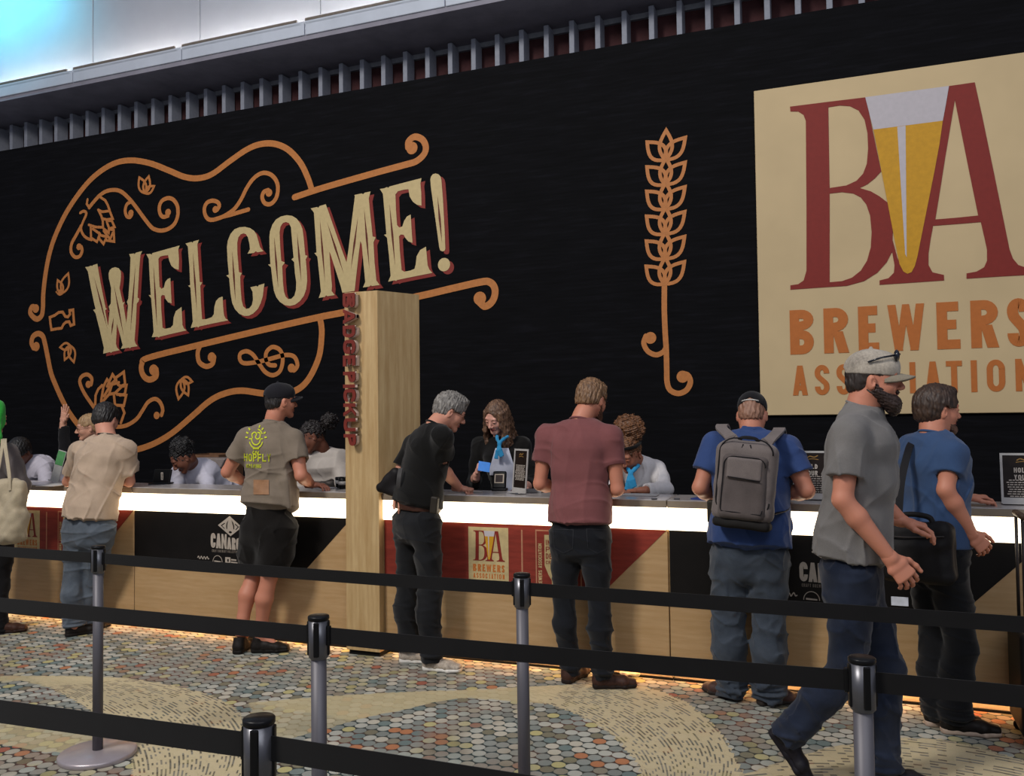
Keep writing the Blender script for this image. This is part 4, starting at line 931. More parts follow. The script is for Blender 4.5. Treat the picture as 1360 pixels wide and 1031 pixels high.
def big_logo(parent,tf,y,k=1.,names=True):
    """tf maps sign-plane (x,z) to the target plane"""
    T=lambda L:[tf(p) for p in L]; t=.003 if k==1 else .0012
    b=mesh('letter',*prism(T(Bo),[T(h) for h in Bh],y,t),MAR,parent); a=mesh('letter',*prism(T(Ao),[T(h) for h in Ah],y,t),MAR,parent)
    g=mesh('beer_glass',*prism(T(Gy),(),y-t*1.05,t),BEER,parent); mesh('foam',*prism(T(Gf),(),y-t*1.05,t),FOAM,parent); mesh('highlight',*prism(T(Gs),(),y-t*2.2,t*.8),FOAM,g)
    BX=[(118,243),(297,427),(480,588),(637,830),(895,1018),(1075,1220),(1268,1390)]
    z1=W(1020+118/4,380+132/4)[1]; z0=W(1020+130/4,380+366/4)[1]
    for ch,(x0,x1) in zip('BREWERS',BX):
        X0=W(1020+x0/4,440)[0];X1=W(1020+x1/4,440)[0]; h=z1-z0; w=(X1-X0)/h
        mesh('letter',*gmesh(ch,w,.20 if ch!='W' else .17,lambda p:tf((X0+p[0]*h,z0+p[1]*h)),y,t),RUS,parent)
    AX=[(133,212),(250,327),(365,440),(478,560),(600,680),(752,783),(835,915),(945,1030),(1075,1110),(1160,1257),(1312,1400)]
    z1=W(1020+1210/4,380+392/4)[1]; z0=W(1020+1210/4,380+562/4)[1]
    for ch,(x0,x1) in zip('ASSOCIATION',AX):
        X0=W(1020+x0/4,510)[0];X1=W(1020+x1/4,510)[0]; h=z1-z0; w=(X1-X0)/h
        mesh('letter',*gmesh(ch,w,.17,lambda p:tf((X0+p[0]*h,z0+p[1]*h)),y,t),RUS,parent)
sg=empty('association_sign',((sL+sR)/2,YW,zb),'large cream sign with maroon BA letters, a beer glass and BREWERS ASSOCIATION in rust','sign')
v,q=box((sL,YW-.035,zb),(sR,YW,zt),.004,1); mesh('banner',v,q,BEI,sg)
big_logo(sg,lambda p:(p[0],p[1]),YW-.0355)
# ---------------------------------------------------------------- prints on the counter
def K(px_,py_): p=atY(px_,py_,YC+.0175); return (p.x,p.z)
YP=YC+.0172
def small_logo(unit,x0,z1,wd):
    s=wd/(sR-sL); bx=x0; tf=lambda p:(bx+(p[0]-sL)*s,z1-(zt-p[1])*s*1.0)
    v,q=prism([(x0,z1),(x0+wd,z1),(x0+wd,z1-(zt-zb)*s),(x0,z1-(zt-zb)*s)][::-1],(),YP,.001); c=mesh('logo_panel',v,q,plain('logo_cream','#b5a276',.55),unit); big_logo(c,tf,YP-.001,.1)
A_=K(622,699.5); B_=K(675,703)
small_logo(UN[3],A_[0],A_[1],B_[0]-A_[0])
small_logo(UN[1],K(20,677)[0],K(20,677)[1],B_[0]-A_[0])
def seal(unit,x0):
    z1=A_[1]-.003; v,q=prism([(x0,z1),(x0+.30,z1),(x0+.30,.50),(x0,.50)][::-1],(),YP,.0008); c=mesh('seal_border',v,q,plain('seal_line','#a9785c',.5),unit)
    v,q=prism([(x0+.008,z1-.008),(x0+.292,z1-.008),(x0+.292,.503),(x0+.008,.503)][::-1],(),YP-.0008,.0006); mesh('seal_field',v,q,RED,c)
    bt=[(x0+.06,z1-.03),(x0+.24,z1-.03),(x0+.24,z1-.22),(x0+.215,z1-.28),(x0+.195,z1-.31),(x0+.19,.503),(x0+.11,.503),(x0+.105,z1-.31),(x0+.085,z1-.28),(x0+.06,z1-.22)]
    mesh('bottle_shape',*prism(bt,(),YP-.0014,.0006),plain('logo_cream','#b5a276',.55),c)
    for i,w_ in enumerate(('INDE','PEN','DENT')): word(w_,x0+.068,z1-.095-.042*i,.034,.14,.55 if len(w_)==4 else .78,.17,YP-.002,'seal_text',RED,c,.0006)
    word('CRAFT',x0+.068,z1-.212,.022,.18,.62,.17,YP-.002,'seal_text',RED,c,.0006)
    # vertical text up the left side
    L=[];zz=.52
    for ch in 'BREWERS ASSOCIATION':
        if ch==' ': zz+=.012; continue
        ww=.55*(1.3 if ch=='W' else .45 if ch=='I' else 1); h=.024
        L.append(gmesh(ch,ww,.17,lambda p,zz=zz:(x0+.042-p[1]*h,zz+p[0]*h),YP-.0016,.0006)); zz+=(ww+.14)*h*.92
    mesh('seal_text',*join(L),plain('logo_cream','#b5a276',.55),c)
seal(UN[3],K(711,705)[0]); seal(UN[1],K(77,680)[0])
for a,u in (((693,704),UN[3]),((62,680),UN[1])):
    p=K(*a); mesh('divider',*prism([(p[0]-.005,p[1]),(p[0]+.005,p[1]),(p[0]+.005,.505),(p[0]-.005,.505)][::-1],(),YP,.0008),plain('seal_line','#a9785c',.5),u)
GRY=plain('logo_grey','#a59a8e',.5,var=.05)
def canarchy(unit,ox,oz):
    """sponsor logo; ox,oz = left and top of the big word"""
    s=.0058 # metres per photo pixel at this unit
    def g(x,z): return (ox+(x-344)/13.745*s*1.0,oz-(z-385)/13.745*s)
    r=None
    big=GRY
    o=mesh('logo_diamond',*prism([g(500,245),g(750,80),g(1010,262),g(770,425)],[[g(560,248),g(640,198),g(655,212),g(590,252),g(650,296),g(640,306)],[g(950,262),g(870,205),g(858,220),g(920,262),g(870,310),g(880,320)],[g(725,145),g(690,195),g(675,250),g(680,305),g(700,300),g(700,240)],[g(785,145),g(830,195),g(850,250),g(850,310),g(830,305),g(820,240)],[g(730,350),g(760,335),g(800,350),g(795,368),g(765,380),g(735,368)]],YP,.001),big,unit)
    x=344
    hb=255
    for i,ch in enumerate('CANARCHY'):
        h=(255 if i<3 else 205); ww={'C':105,'A':110,'N':110,'R':95,'H':95,'Y':100}[ch]*(1 if i<3 else .86); zb_=640+ (x-344)*.035
        a=g(x,zb_); hh=h/13.745*s; w_=ww/h
        mesh('logo_letter',*gmesh(ch,w_,({'N':.155,'A':.19,'H':.17}.get(ch,.21))*w_/.45,lambda p,a=a,hh=hh:(a[0]+p[0]*hh,a[1]+p[1]*hh),YP,.001),big,unit)
        x+=ww+8
    a=g(370,712); word('CRAFT BREWERY COLLECTIVE',a[0],a[1],.018,.16,.42,.16,YP,'logo_text',plain('logo_dim','#6d645b',.5),unit,.001)
    a=g(490,880); parts=[ribbon(arc(a[0],a[1],.042,.046,0,180,16),.004,YP,.001)]; parts.append(prism([(a[0]-.03,a[1]+.010),(a[0]+.03,a[1]+.006),(a[0]+.03,a[1]-.002),(a[0]-.03,a[1]-.0)][::-1],(),YP,.001)); mesh('logo_roundel',*join(parts),big,unit)
    a=g(655,900); parts=[prism([(a[0],a[1]),(a[0]+.047,a[1]),(a[0]+.047,a[1]+.047),(a[0],a[1]+.047)][::-1],[[(a[0]+.018,a[1]+.014),(a[0]+.032,a[1]+.014),(a[0]+.032,a[1]+.034),(a[0]+.018,a[1]+.034)]],YP,.001),prism([(a[0]+.052,a[1]),(a[0]+.11,a[1]),(a[0]+.11,a[1]+.014),(a[0]+.052,a[1]+.018)][::-1],(),YP,.001),prism([(a[0]+.052,a[1]+.026),(a[0]+.10,a[1]+.024),(a[0]+.10,a[1]+.034),(a[0]+.052,a[1]+.036)][::-1],(),YP,.001)]; mesh('logo_badge',*join(parts),big,unit)
    a=g(60,850); parts=[ribbon(bez([(a[0]+.008*i,a[1]+.012+.010*math.sin(i*1.9)) for i in range(14)],4),.006,YP,.001)]; mesh('logo_script',*join(parts),big,unit)
a=K(255+344/13.745,680+385/13.745); canarchy(UN[2],a[0],a[1])
a=K(1030+405/12.89,730+210/12.89); canarchy(UN[4],a[0],a[1])
# ---------------------------------------------------------------- BADGE PICKUP letters standing off the pillar's left edge
ct=bpy.data.materials.new
MRD=plain('letter_maroon','#6e2a22',.45,var=.05); SIDE=plain('letter_side','#c9b3a4',.4,var=.04)
yl=[(391,410),(414,433),(436,462),(463,475),(473,478)]
# cap height runs across; advance runs down the edge. positions along the pillar taken in metres
zc=lambda py:atY(466,py,5.05).z
xl=atY(455.5,430,5.02).x; xr=atY(471.5,430,5.02).x; hgt=(xr-xl)
spans=[('B',390,409),('A',411,430.5),('D',433,449),('G',452,470.5),('E',472.5,487),('P',494,508),('I',510.5,514.5),('C',517,534),('K',536,553),('U',555.5,573),('P',576.5,592)]
sgn=empty('badge_pickup_lettering',(xl,5.0,1.3),'maroon BADGE PICKUP letters standing off the left edge of the pillar','lettering')
for ch,a,b in spans:
    z1,z0=zc(a),zc(b); wd=(z1-z0)/hgt
    g=gmesh(ch,max(.3,wd),.25,lambda p:(xl+p[1]*hgt*1.0,z1-p[0]*hgt),5.03,.010); l=mesh('letter',*g,MRD,sgn)
    g2=gmesh(ch,max(.3,wd),.25,lambda p:(xl+p[1]*hgt,z1-p[0]*hgt),5.075,.030); mesh('letter_body',*g2,SIDE,l)
# ---------------------------------------------------------------- the people
def JT(Y0,**k):
    o={}
    for n,t in k.items():
        if isinstance(t,V): o[n]=t
        elif isinstance(t,tuple) and len(t)==3 and abs(t[0])>5 or (isinstance(t,tuple) and len(t)==3 and n in('hl','hr','kl','kr','al','ar','neck','head','sl','sr','el','er','wl','wr')): o[n]=atY(t[0],t[1],Y0+t[2])
        else: o[n]=t
    return o

def onc(px,Y,z=TOPZ+.03):     # wrist resting on the counter, over pixel column px
    d=ray(px,600); return V((d.x/d.y*Y,Y,z))
def base(J): a=(V(J['al'])+V(J['ar']))/2; return (a.x,a.y,0)
def shoe_base(a,yaw): return (a.x,a.y,0.)
PE={}
def mk(key,label,J,S):
    for s in('l','r'):
        if 'fb'+s not in J: J['fb'+s]=shoe_base(J['a'+s],J['foot'+s][0])
    PE[key]=person(key,label,base(J),J,S); return PE[key]
SKIN='#c08a74'; SKINR='#b87c64'; DARK='#6e4636'; BROWN='#9a6a4e'

# man in the tan T-shirt and pale jeans, leaning over the counter
J=JT(4.9,head=(141,557,.20),neck=(143,581,.13),sl=(107,597,.09),sr=(168,596,.14),el=(90,640,.16),er=(172,640,.20),
     hl=(103,702,-.02),hr=(136,704,.02),kl=(99,768,-.03),kr=(122,770,.06),al=(98,833,-.05),ar=(115,829,.09),hf=(-.12,.95,-.35),footl=(.45,0),footr=(.2,0))
J['wl']=onc(97,5.28); J['wr']=onc(160,5.30); J['hpl']=J['hpr']='flat'; J['mid']=(0,-.03,0)
mk('tan_shirt','person in a tan T-shirt and faded jeans leaning on the counter, back to us',J,dict(skin=SKIN,hair=dict(type='short',t=.014,col='#120e0d',bald=False,low=-.075),neck=.058,girth=1.0,
   shirt=dict(col='#ad9884',hem=.12,fold=.009,seed=42,loose=1.5,sleeve=.72),trousers=dict(col='#4d555f',seed=4,fold=.006,fade=.03,loose=1.1,len=.93),shoes=dict(kind='sandal',col='#1d1815',sole='#1a1614',size=.95)))

# man in the grey printed T-shirt, black cap and shorts
J=JT(4.93,head=(373,533,.06),neck=(363,562,.03),sl=(327,582,-.02),sr=(390,582,.05),el=(302,627,-.05),er=(400,632,.0),wr=(417,656,.24),
     hl=(342,703,0),hr=(374,704,0),kl=(338,763,.06),kr=(358,766,-.02),al=(319,840,-.05),ar=(346,846,.0),hf=(.52,.85,.0),footl=(-.25,0),footr=(1.15,0))
J['wl']=onc(326,5.2,1.13); J['wr']=onc(414,5.19,1.128); J['hdr']=(.97,.12,-.02); J['hpr']='relax'
mk('grey_print','person in a black cap, olive-grey printed T-shirt and black shorts at the counter',J,dict(skin=SKINR,hair=dict(type='short',t=.004,col='#15100e',low=-.045),cap='#1b1a1f',captilt=.08,leg=1.05,arm=1.08,
   shirt=dict(col='#75695c',hem=.24,extra=[(atY(378,640,4.86),atY(385,674,4.86),.03,.012),(atY(384,640,4.98),atY(388,672,4.98),.03,.018)],fold=.006,seed=5,loose=1.25,sleeve=.6),trousers=dict(col='#0f0c0a',short=.88,seed=6,loose=1.12,fold=.005),shoes=dict(kind='flat',col='#191512',sole='#120f0d')))

# man in black leaning over, belt with phone pouch
J=JT(4.97,head=(598,547,.16),neck=(578,566,.06),sr=(588,580,-.09),sl=(550,589,.14),er=(585,620,.0),el=(528,634,.10),wl=(534,657,-.02),
     hl=(543,694,.06),hr=(567,696,-.07),kl=(543,783,.08),kr=(572,787,-.04),al=(543,860,.08),ar=(574,873,-.03),hf=(.80,.50,-.42),footl=(1.35,0),footr=(1.5,0),cbl=(.8,.5,0),cbr=(.8,.5,0))
J['wr']=onc(610,5.20,1.125); J['hdr']=(.95,.15,-.12); J['hpr']='fist'; J['mid']=(-.02,-.01,0)
mk('black_tee','grey-haired person in black T-shirt and glasses leaning on the counter beside the pillar',J,dict(skin=SKIN,hair=dict(type='short',t=.016,col='#4b4744',light='#8f8a84',n=.003,low=-.062,quiff=True),glasses=True,girth=.97,
   shirt=dict(col='#0b0a09',hem=.20,fold=.006,seed=8,loose=1.2,sleeve=.68),trousers=dict(col='#141518',seed=9,loose=1.18,fold=.006,top=.20,fade=.005),belt=('#3a2219',.17),shoes=dict(kind='sneaker',col='#a89c8e',sole='#d8d4cc')))

# woman behind the counter with long wavy hair
def legs(J,x,y,z=.93,f=-1,dx=.09):
    J['hr']=V((x-dx*-f*1.0*(1 if f<0 else -1)*1,y,z)) if False else V((x+(-dx if f<0 else dx),y,z)); J['hl']=V((x+(dx if f<0 else -dx),y,z))
    for s in('l','r'):
        h=J['h'+s]; J['k'+s]=V((h.x,y+.02*f,.49)); J['a'+s]=V((h.x,y,.09)); J['foot'+s]=(PI if f<0 else 0,0); J['cb'+s]=(0,f,0)
J=JT(5.95,head=(660,554,-.09),neck=(664,583,.0),sr=(638,592,-.02),sl=(694,591,.04),er=(630,640,.02),wr=(633,630,-.22),el=(706,640,.02),wl=(694,652,-.22),hf=(-.24,-.84,-.46),hu=(.12,0,1))
legs(J,-2.36,6.02); J['hdr']=(.35,-.4,.85); J['hzr']=(-.8,-.4,.2); J['hpr']='grip'; J['hdl']=(-.6,-.5,0)
mk('curly_woman','staff member with long wavy brown hair, black cardigan and blue scarf',J,dict(skin='#cf9d8c',lip='#a0524c',fem=True,hair=dict(type='long',col='#38241a',light='#7d5d45'),girth=.95,size=.93,hs=.97,neck=.047,hand=.95,
   shirt=dict(name='cardigan',col='#121110',hem=-.1,fold=.004,seed=10,sleeve=1.45,collar=.012),trousers=dict(col='#16161a',seed=11,loose=1.0),shoes=dict(kind='flat',col='#151312',sole='#151312',size=.9)))

# man in the mauve T-shirt
J=JT(4.95,head=(786,531,.12),neck=(771,560,.04),sl=(727,577,.02),sr=(812,579,.04),el=(717,643,.0),er=(820,650,.03),
     hl=(753,712,.0),hr=(789,713,.0),kl=(749,796,.03),kr=(796,803,.0),al=(757,889,.05),ar=(801,896,.0),hf=(.33,.92,-.30),footl=(.2,0),footr=(1.15,0))
J['wl']=onc(742,5.22,1.13); J['wr']=onc(806,5.24,1.12); J['hdl']=(.5,.8,0); J['hdr']=(-.5,.8,0)
mk('mauve_tee','person in a mauve T-shirt and dark jeans with brown boots at the counter',J,dict(skin=SKINR,hair=dict(type='short',t=.013,col='#4e3624',light='#8d6a4a',low=-.042,quiff=True,n=.003),glasses=True,beard=.5,beardcol='#4a2c1c',leg=.98,
   shirt=dict(col='#744646',hem=.12,fold=.0045,seed=12,loose=1.0,sleeve=.55),trousers=dict(col='#15171c',seed=13,loose=1.0,fold=.005,top=.20),shoes=dict(kind='boot',col='#3b2620',sole='#1e1613')))

# staff with an afro puff, writing
J=JT(5.9,head=(835,602,-.16),neck=(846,613,.0),sr=(816,627,-.04),sl=(872,623,.04),el=(884,650,-.12),wl=(850,652,-.31),er=(810,652,-.10),wr=(824,654,-.33),hf=(-.22,-.80,-.55),hu=(.06,0,1))
legs(J,-1.36,6.22,.90); J['hdl']=(-.9,-.2,0); J['hdr']=(.5,-.6,0)
mk('afro_staff','staff member with brown afro puff, white blouse and blue scarf',J,dict(skin='#9c6750',lip='#7c3c34',fem=True,hair=dict(type='puff',cw=(.0,.02,.160),r=.112,col='#40230f',light='#7a4f2c'),size=.93,hs=1.0,neck=.048,
   shirt=dict(name='blouse',col='#cfcbcc',hem=-.1,fold=.006,seed=14,sleeve=1.75,collar=.015),trousers=dict(col='#16161a',seed=15),shoes=dict(kind='flat',col='#151312',sole='#151312',size=.9)))

# man in blue with the grey backpack
J=JT(4.97,head=(999,551,.10),neck=(998,576,.05),sl=(950,590,.03),sr=(1046,593,.01),el=(930,648,-.04),er=(1071,652,-.04),wl=(950,664,.20),wr=(1040,657,.18),
     hl=(972,738,.0),hr=(1018,740,.0),kl=(967,826,.02),kr=(1022,832,.0),al=(972,917,.03),ar=(1020,923,.0),hf=(.03,.93,-.34),footl=(-1.0,0),footr=(1.0,0))
J['hdl']=(.55,.7,.1); J['hdr']=(-.6,.6,.3); J['hpl']='flat'; J['hpr']='grip'
mk('backpack_man','person in a royal blue shirt, black cap and blue-grey jeans with a backpack on',J,dict(skin=SKINR,hair=dict(type='short',t=.001,col='#7a5643',light='#8f6650',low=-.045),cap='#131215',captilt=-.12,capband=True,girth=1.12,arm=1.12,leg=1.06,
   shirt=dict(col='#30436f',hem=.10,fold=.005,seed=16,loose=1.4,sleeve=.62,belly=.12,collar=.035),trousers=dict(col='#353d48',seed=17,loose=1.15,fold=.007,fade=.02),shoes=dict(kind='flat',col='#4a3530',sole='#2e2825')))

# bearded man walking by
J=JT(4.0,head=(1160,505,.0),neck=(1145,541,.0),sr=(1128,573,-.17),sl=(1143,570,.17),er=(1119,664,-.22),wr=(1183,742,-.19),el=(1156,655,.20),wl=(1198,692,.20),
     hr=(1133,768,-.09),hl=(1136,768,.09),kr=(1124,898,-.08),ar=(1046,976,-.08),kl=(1178,886,.08),al=(1171,1024,.08),hf=(1,-.03,-.02),footl=(PI/2,0),footr=(PI/2,-.95),cbl=(1,0,0),cbr=(.9,0,-.3))
J['hdr']=(.62,.0,-.78); J['hzr']=(.3,-.9,.2); J['hdl']=(.95,0,-.2); J['hzl']=(0,0,1); J['hpr']='relax'
a=J['ar']; J['fbr']=(a.x-.045,a.y,a.z-.045)
mk('walker','bearded person walking past in grey T-shirt, jeans and pale cap with sunglasses',J,dict(skin=SKINR,hair=dict(type='short',t=.004,col='#1c120d',low=-.04),cap='#9b9286',brim='#7d7465',capvar=.28,captilt=-.02,hand=1.1,beard=1,beardcol='#24150f',arm=1.05,hs=1.03,
   shirt=dict(col='#6d6a68',hem=.13,fold=.006,seed=18,loose=1.35,sleeve=.66),trousers=dict(col='#161e2f',seed=19,loose=1.12,fold=.006,fade=.01,var=.2),shoes=dict(kind='flat',col='#15131a',sole='#15131a')))

# man in the blue T-shirt with a black shoulder bag
J=JT(4.87,head=(1245,545,.03),neck=(1239,577,.0),sl=(1212,594,.12),sr=(1262,600,-.11),er=(1256,651,-.17),wr=(1291,710,-.12),el=(1250,652,.20),
     hl=(1231,738,.07),hr=(1258,741,-.07),kl=(1243,858,.05),kr=(1277,862,-.04),al=(1246,950,.05),ar=(1268,955,-.04),hf=(.92,.38,-.03),footl=(1.35,0),footr=(1.45,0),cbl=(.8,.4,0),cbr=(.8,.4,0))
J['wl']=onc(1284,5.22,1.13); J['hdr']=(.62,.15,-.75); J['hzr']=(.2,-.9,.3); J['hdl']=(.95,.2,.05); J['hpl']='relax'
mk('blue_tee','brown-haired person in blue T-shirt and black jeans with a shoulder bag',J,dict(skin=SKINR,hair=dict(type='short',t=.018,col='#241710',light='#463122',low=-.075,front=.02,quiff=True),beard=.4,beardcol='#4a3024',arm=1.03,
   shirt=dict(col='#334869',hem=.10,fold=.005,seed=20,loose=1.15,sleeve=.58),trousers=dict(col='#0f1013',seed=21,loose=1.14,fold=.006),shoes=dict(kind='flat',col='#15110f',sole='#a89484',size=1.05)))

# far-left visitor with tote bag, half outside the frame
J=JT(4.72,head=(-11,556,.02),neck=(-11,586,.0),sl=(-40,602,.0),sr=(11,602,.02),el=(-52,648,.0),er=(29,646,.02),wl=(-40,676,.18),wr=(25,678,.16),
     hl=(-26,708,.0),hr=(2,708,.0),kl=(-24,776,.02),kr=(0,776,.0),al=(-24,842,.02),ar=(-2,846,.0),hf=(.1,.95,-.1),footl=(.1,0),footr=(.9,0))
mk('tote_visitor','person at the far left edge in a grey jacket and bright green hood',J,dict(skin=SKIN,hair=dict(type='none'),
   shirt=dict(name='jacket',col='#57504f',hem=-.1,fold=.005,seed=22,sleeve=1.75,loose=1.3),trousers=dict(col='#121113',seed=23),shoes=dict(kind='boot',col='#3b231a',sole='#2a1a14')))
hd=Field(.006); Hh=PE['tote_visitor']['root']
hd.ell((0,-.025,.03),(.115,.125,.13),.02); hd.cone((.03,-.03,-.0),(.165,-.06,-.16),.07,.045,.05); hd.cone((-.06,-.03,-.02),(-.085,-.05,-.17),.06,.05,.04); hd.cone((0,-.05,.0),(0,-.07,-.19),.10,.09,.05)
hd.ell((0,.12,-.03),(.07,.09,.11),.01,'s'); hd.warp(wav(31,50,.005)); v_,q_=hd.run()
mesh('hood',PE['tote_visitor']['toW'](v_),q_,cloth('hood_green','#2fae3c',.1),Hh,True,'bright green hood')

# bald staff member raising an arm
J=JT(5.9,head=(118,568,.0),neck=(123,595,.04),sr=(101,603,.0),sl=(148,606,.03),er=(86,605,-.14),wr=(84,563,-.12),el=(158,645,.0),wl=(146,655,-.2),hf=(-.6,-.78,-.12))
legs(J,-6.42,6.0,.93); J['hdr']=(.15,0,1); J['hzr']=(.2,.9,0); J['hpr']='open'; J['hdl']=(-.3,-.9,0)
mk('bald_staff','fair-haired staff member in black with glasses, one arm raised',J,dict(skin='#c09078',hair=dict(type='short',t=.008,col='#7a5c3e',light='#b39268',front=.03),glasses=True,size=.98,hand=1.12,shirt=dict(name='jacket',col='#121113',hem=-.1,fold=.004,seed=24,sleeve=1.9),
   trousers=dict(col='#141417',seed=25),shoes=dict(kind='flat',col='#141211',sole='#141211')))
# three more staff bent over their work
J=JT(5.85,head=(26,601,-.12),neck=(37,613,.0),sr=(20,624,-.02),sl=(58,622,.04),el=(64,650,-.1),wl=(50,652,-.3),er=(14,650,-.1),wr=(26,654,-.3),hf=(.25,-.75,-.55))
legs(J,-7.0,6.2,.90)
mk('left_staff','dark-haired staff member in a white shirt bent low behind the left end of the counter',J,dict(skin=DARK,lip='#5a2c26',hair=dict(type='short',t=.02,col='#0d0b0b'),size=.93,shirt=dict(col='#b9b4bf',hem=-.1,fold=.006,seed=26,sleeve=1.6,collar=.02),
   trousers=dict(col='#141417',seed=27),shoes=dict(kind='flat',col='#141211',sole='#141211',size=.9)))
J=JT(5.85,head=(243,608,-.14),neck=(254,618,.0),sr=(238,628,-.03),sl=(273,630,.05),el=(278,652,-.1),wl=(262,656,-.28),er=(232,652,-.12),wr=(244,656,-.3),hf=(-.45,-.62,-.64))
legs(J,-5.15,6.2,.88)
mk('low_staff','black-haired staff member in a white shirt, head bowed beside the cardboard box',J,dict(skin=DARK,lip='#5a2c26',hair=dict(type='puff',c=(0,-.05,.07),r=.10,col='#0b0a0b',light='#191617'),size=.93,shirt=dict(col='#b9b7c4',hem=-.1,fold=.006,seed=28,sleeve=1.6,collar=.02),
   trousers=dict(col='#141417',seed=29),shoes=dict(kind='flat',col='#141211',sole='#141211',size=.9)))
J=JT(5.85,head=(415,580,-.08),neck=(430,600,.0),sr=(409,611,-.05),sl=(452,608,.06),el=(458,648,-.04),wl=(436,658,-.27),er=(402,650,-.08),wr=(414,658,-.30),hf=(-.72,-.52,-.40),hu=(-.1,0,1))
legs(J,-3.95,6.05,.93)
mk('puff_staff','staff member with dark tied-up hair and white blouse, just left of the wooden pillar',J,dict(skin=DARK,lip='#5a2c26',fem=True,hair=dict(type='puff',cw=(.115,.07,.12),r=.072,col='#100c0c',light='#231a18'),size=.96,neck=.047,shirt=dict(name='blouse',col='#b5ada6',hem=-.1,fold=.006,seed=30,sleeve=1.0,collar=.0),
   trousers=dict(col='#141417',seed=33),shoes=dict(kind='flat',col='#141211',sole='#141211',size=.9)))

g=PE['walker']; tw=g['toW']; SGM=plain('sunglass_lens','#121722',.15,spec=.6)
pr=[]
for s in(-1,1):
    pr.append(sphere((s*.034,.088,.098),(.034,.012,.025)))
    pr.append(tube([(s*.060,.080,.098),(s*.084,.03,.088),(s*.088,-.02,.070)],.004,8))
pr.append(tube([(-.012,.098,.104),(0,.100,.106),(.012,.098,.104)],.004,8))
v_,q_=join([(np.asarray(a,float),b) for a,b in pr]); mesh('sunglasses',tw(v_),q_,SGM,g['root'],True)

g=PE['afro_staff']; tw=g['toW']; mesh('headband',tw(tube([(.0795*math.cos(a),-.012+.098*math.sin(a),.066+.030*math.sin(a)) for a in [2*PI*i/30 for i in range(30)]],.011,8,True)[0]),tube([(.0795*math.cos(a),-.012+.098*math.sin(a),.066+.030*math.sin(a)) for a in [2*PI*i/30 for i in range(30)]],.011,8,True)[1],cloth('headband_black','#0d0b0b',.1),g['root'],True)
# ---------------------------------------------------------------- queue posts and belts
STEEL=plain('brushed_steel','#56545a',.5,metal=.35,var=.05,scale=60,stretch=(1,1,.05)); CHR=plain('head_chrome','#5f5f64',.35,metal=.7,var=.05); PBK=plain('post_black','#0c0c0e',.35); BELT=cloth('belt_webbing','#0b0a0b',.2,900,.8); BASEM=plain('base_steel','#a39a9e',.35,metal=.45,var=.04,scale=8)
def post(px_,py_,label,basep=None):
    t=atZ(px_,py_,1.0) if basep is None else basep; x,y=t.x,t.y
    r=empty('queue_post',(x,y,0),label,'queue post','belt barrier posts')
    mesh('base',*lathe((x,y,0),[(.172,0),(.174,.004),(.174,.018),(.168,.025),(.05,.031),(.03,.033)],48),BASEM,r,True)
    mesh('pole',*lathe((x,y,.03),[(.0235,0),(.0235,.84)],28),STEEL,r,True)
    h=mesh('head',*lathe((x,y,.865),[(.0225,0),(.0235,.002),(.030,.008),(.0305,.118)],32),CHR,r,True)
    mesh('cap',*lathe((x,y,.985),[(.031,0),(.0325,.002),(.0325,.010),(.0305,.0125),(.0,.013)],32),PBK,r,True)
    for k in range(4):
        a=PI/4*0+k*PI/2+.35; d=V((math.cos(a),math.sin(a),0)); c=V((x,y,.93))+d*.030
        v,q=box((-.0085,-.004,-.052),(.0085,.004,.052),.003,2); Rm=Matrix.Rotation(a-PI/2,3,'Z'); v=[tuple(Rm@V(p)+c) for p in v]; mesh('belt_slot',v,q,PBK,h)
    return V((x,y,0))
A1=post(130.5,724.5,'grey belt barrier post standing on its round steel base at lower left')
A2=post(693,761,'grey belt barrier post in front of the mauve T-shirt wearer\'s left side')
B1=post(423,816.5,'grey belt barrier post whose top overlaps the foot of the counter, left of the pillar')
B2=post(1144.5,871.5,'grey belt barrier post in front of the bearded walker')
C1=post(344,951,'nearest barrier post, only its black-capped head in view at the bottom')
def belt(p,q_,label,z=.964,hgt=.050,trim=(.03,.03),sag=.004):
    p=V((p.x,p.y,0));q_=V((q_.x,q_.y,0)); d=(q_-p).normalized(); p=p+d*trim[0]; q_=q_-d*trim[1]; n=28; v=[];f=[]; nn=V((-d.y,d.x,0))*.0012
    for i in range(n+1):
        u=i/n; c=p.lerp(q_,u); s=-sag*4*u*(1-u); tw=.004*math.sin(u*9)
        for s2,zz in ((-1,z),(-1,z-hgt),(1,z-hgt),(1,z)): v.append(tuple(c+nn*s2+V((0,0,zz+s))+V((-d.y,d.x,0))*tw*(zz-z)/hgt))
    for i in range(n):
        for k in range(4): f.append([i*4+k,i*4+(k+1)%4,(i+1)*4+(k+1)%4,(i+1)*4+k])
    f.append([0,1,2,3]);f.append([4*n+3,4*n+2,4*n+1,4*n])
    r=empty('queue_belt',tuple(p+V((0,0,z-hgt))),label,'barrier belt','black barrier belts')
    mesh('webbing',v,f,BELT,r,False)
    if trim[1]>0:
        Rm=Matrix.Rotation(math.atan2(d.y,d.x),3,'Z')
        for e,s in ((p,-1),(q_,1)):
            bv,bq=box((-.012,-.006,-.030),(.012,.006,.030),.003,2); bv=[tuple(Rm@V(c)+e+V((0,0,z-hgt/2))) for c in bv]; mesh('end_clip',bv,bq,PBK,r)
def beyond(px_,py_,z=.955): return atZ(px_,py_,z)
dA=(A2-A1).normalized()
belt(A1+(A1-A2)*2.6,A1,'black belt of the rear barrier row, running off the left edge',trim=(0,.03))
belt(A1,A2,'black belt between the lower-left post and the one before the mauve T-shirt wearer')
belt(A2,A2+V((1.0,-.012,0))*5.2,'black belt of the rear barrier row, running off the right edge',trim=(.03,0))
belt(B1+V((-1,.004,0))*6.,B1,'black belt of the middle barrier row, running off the left edge',trim=(0,.03))
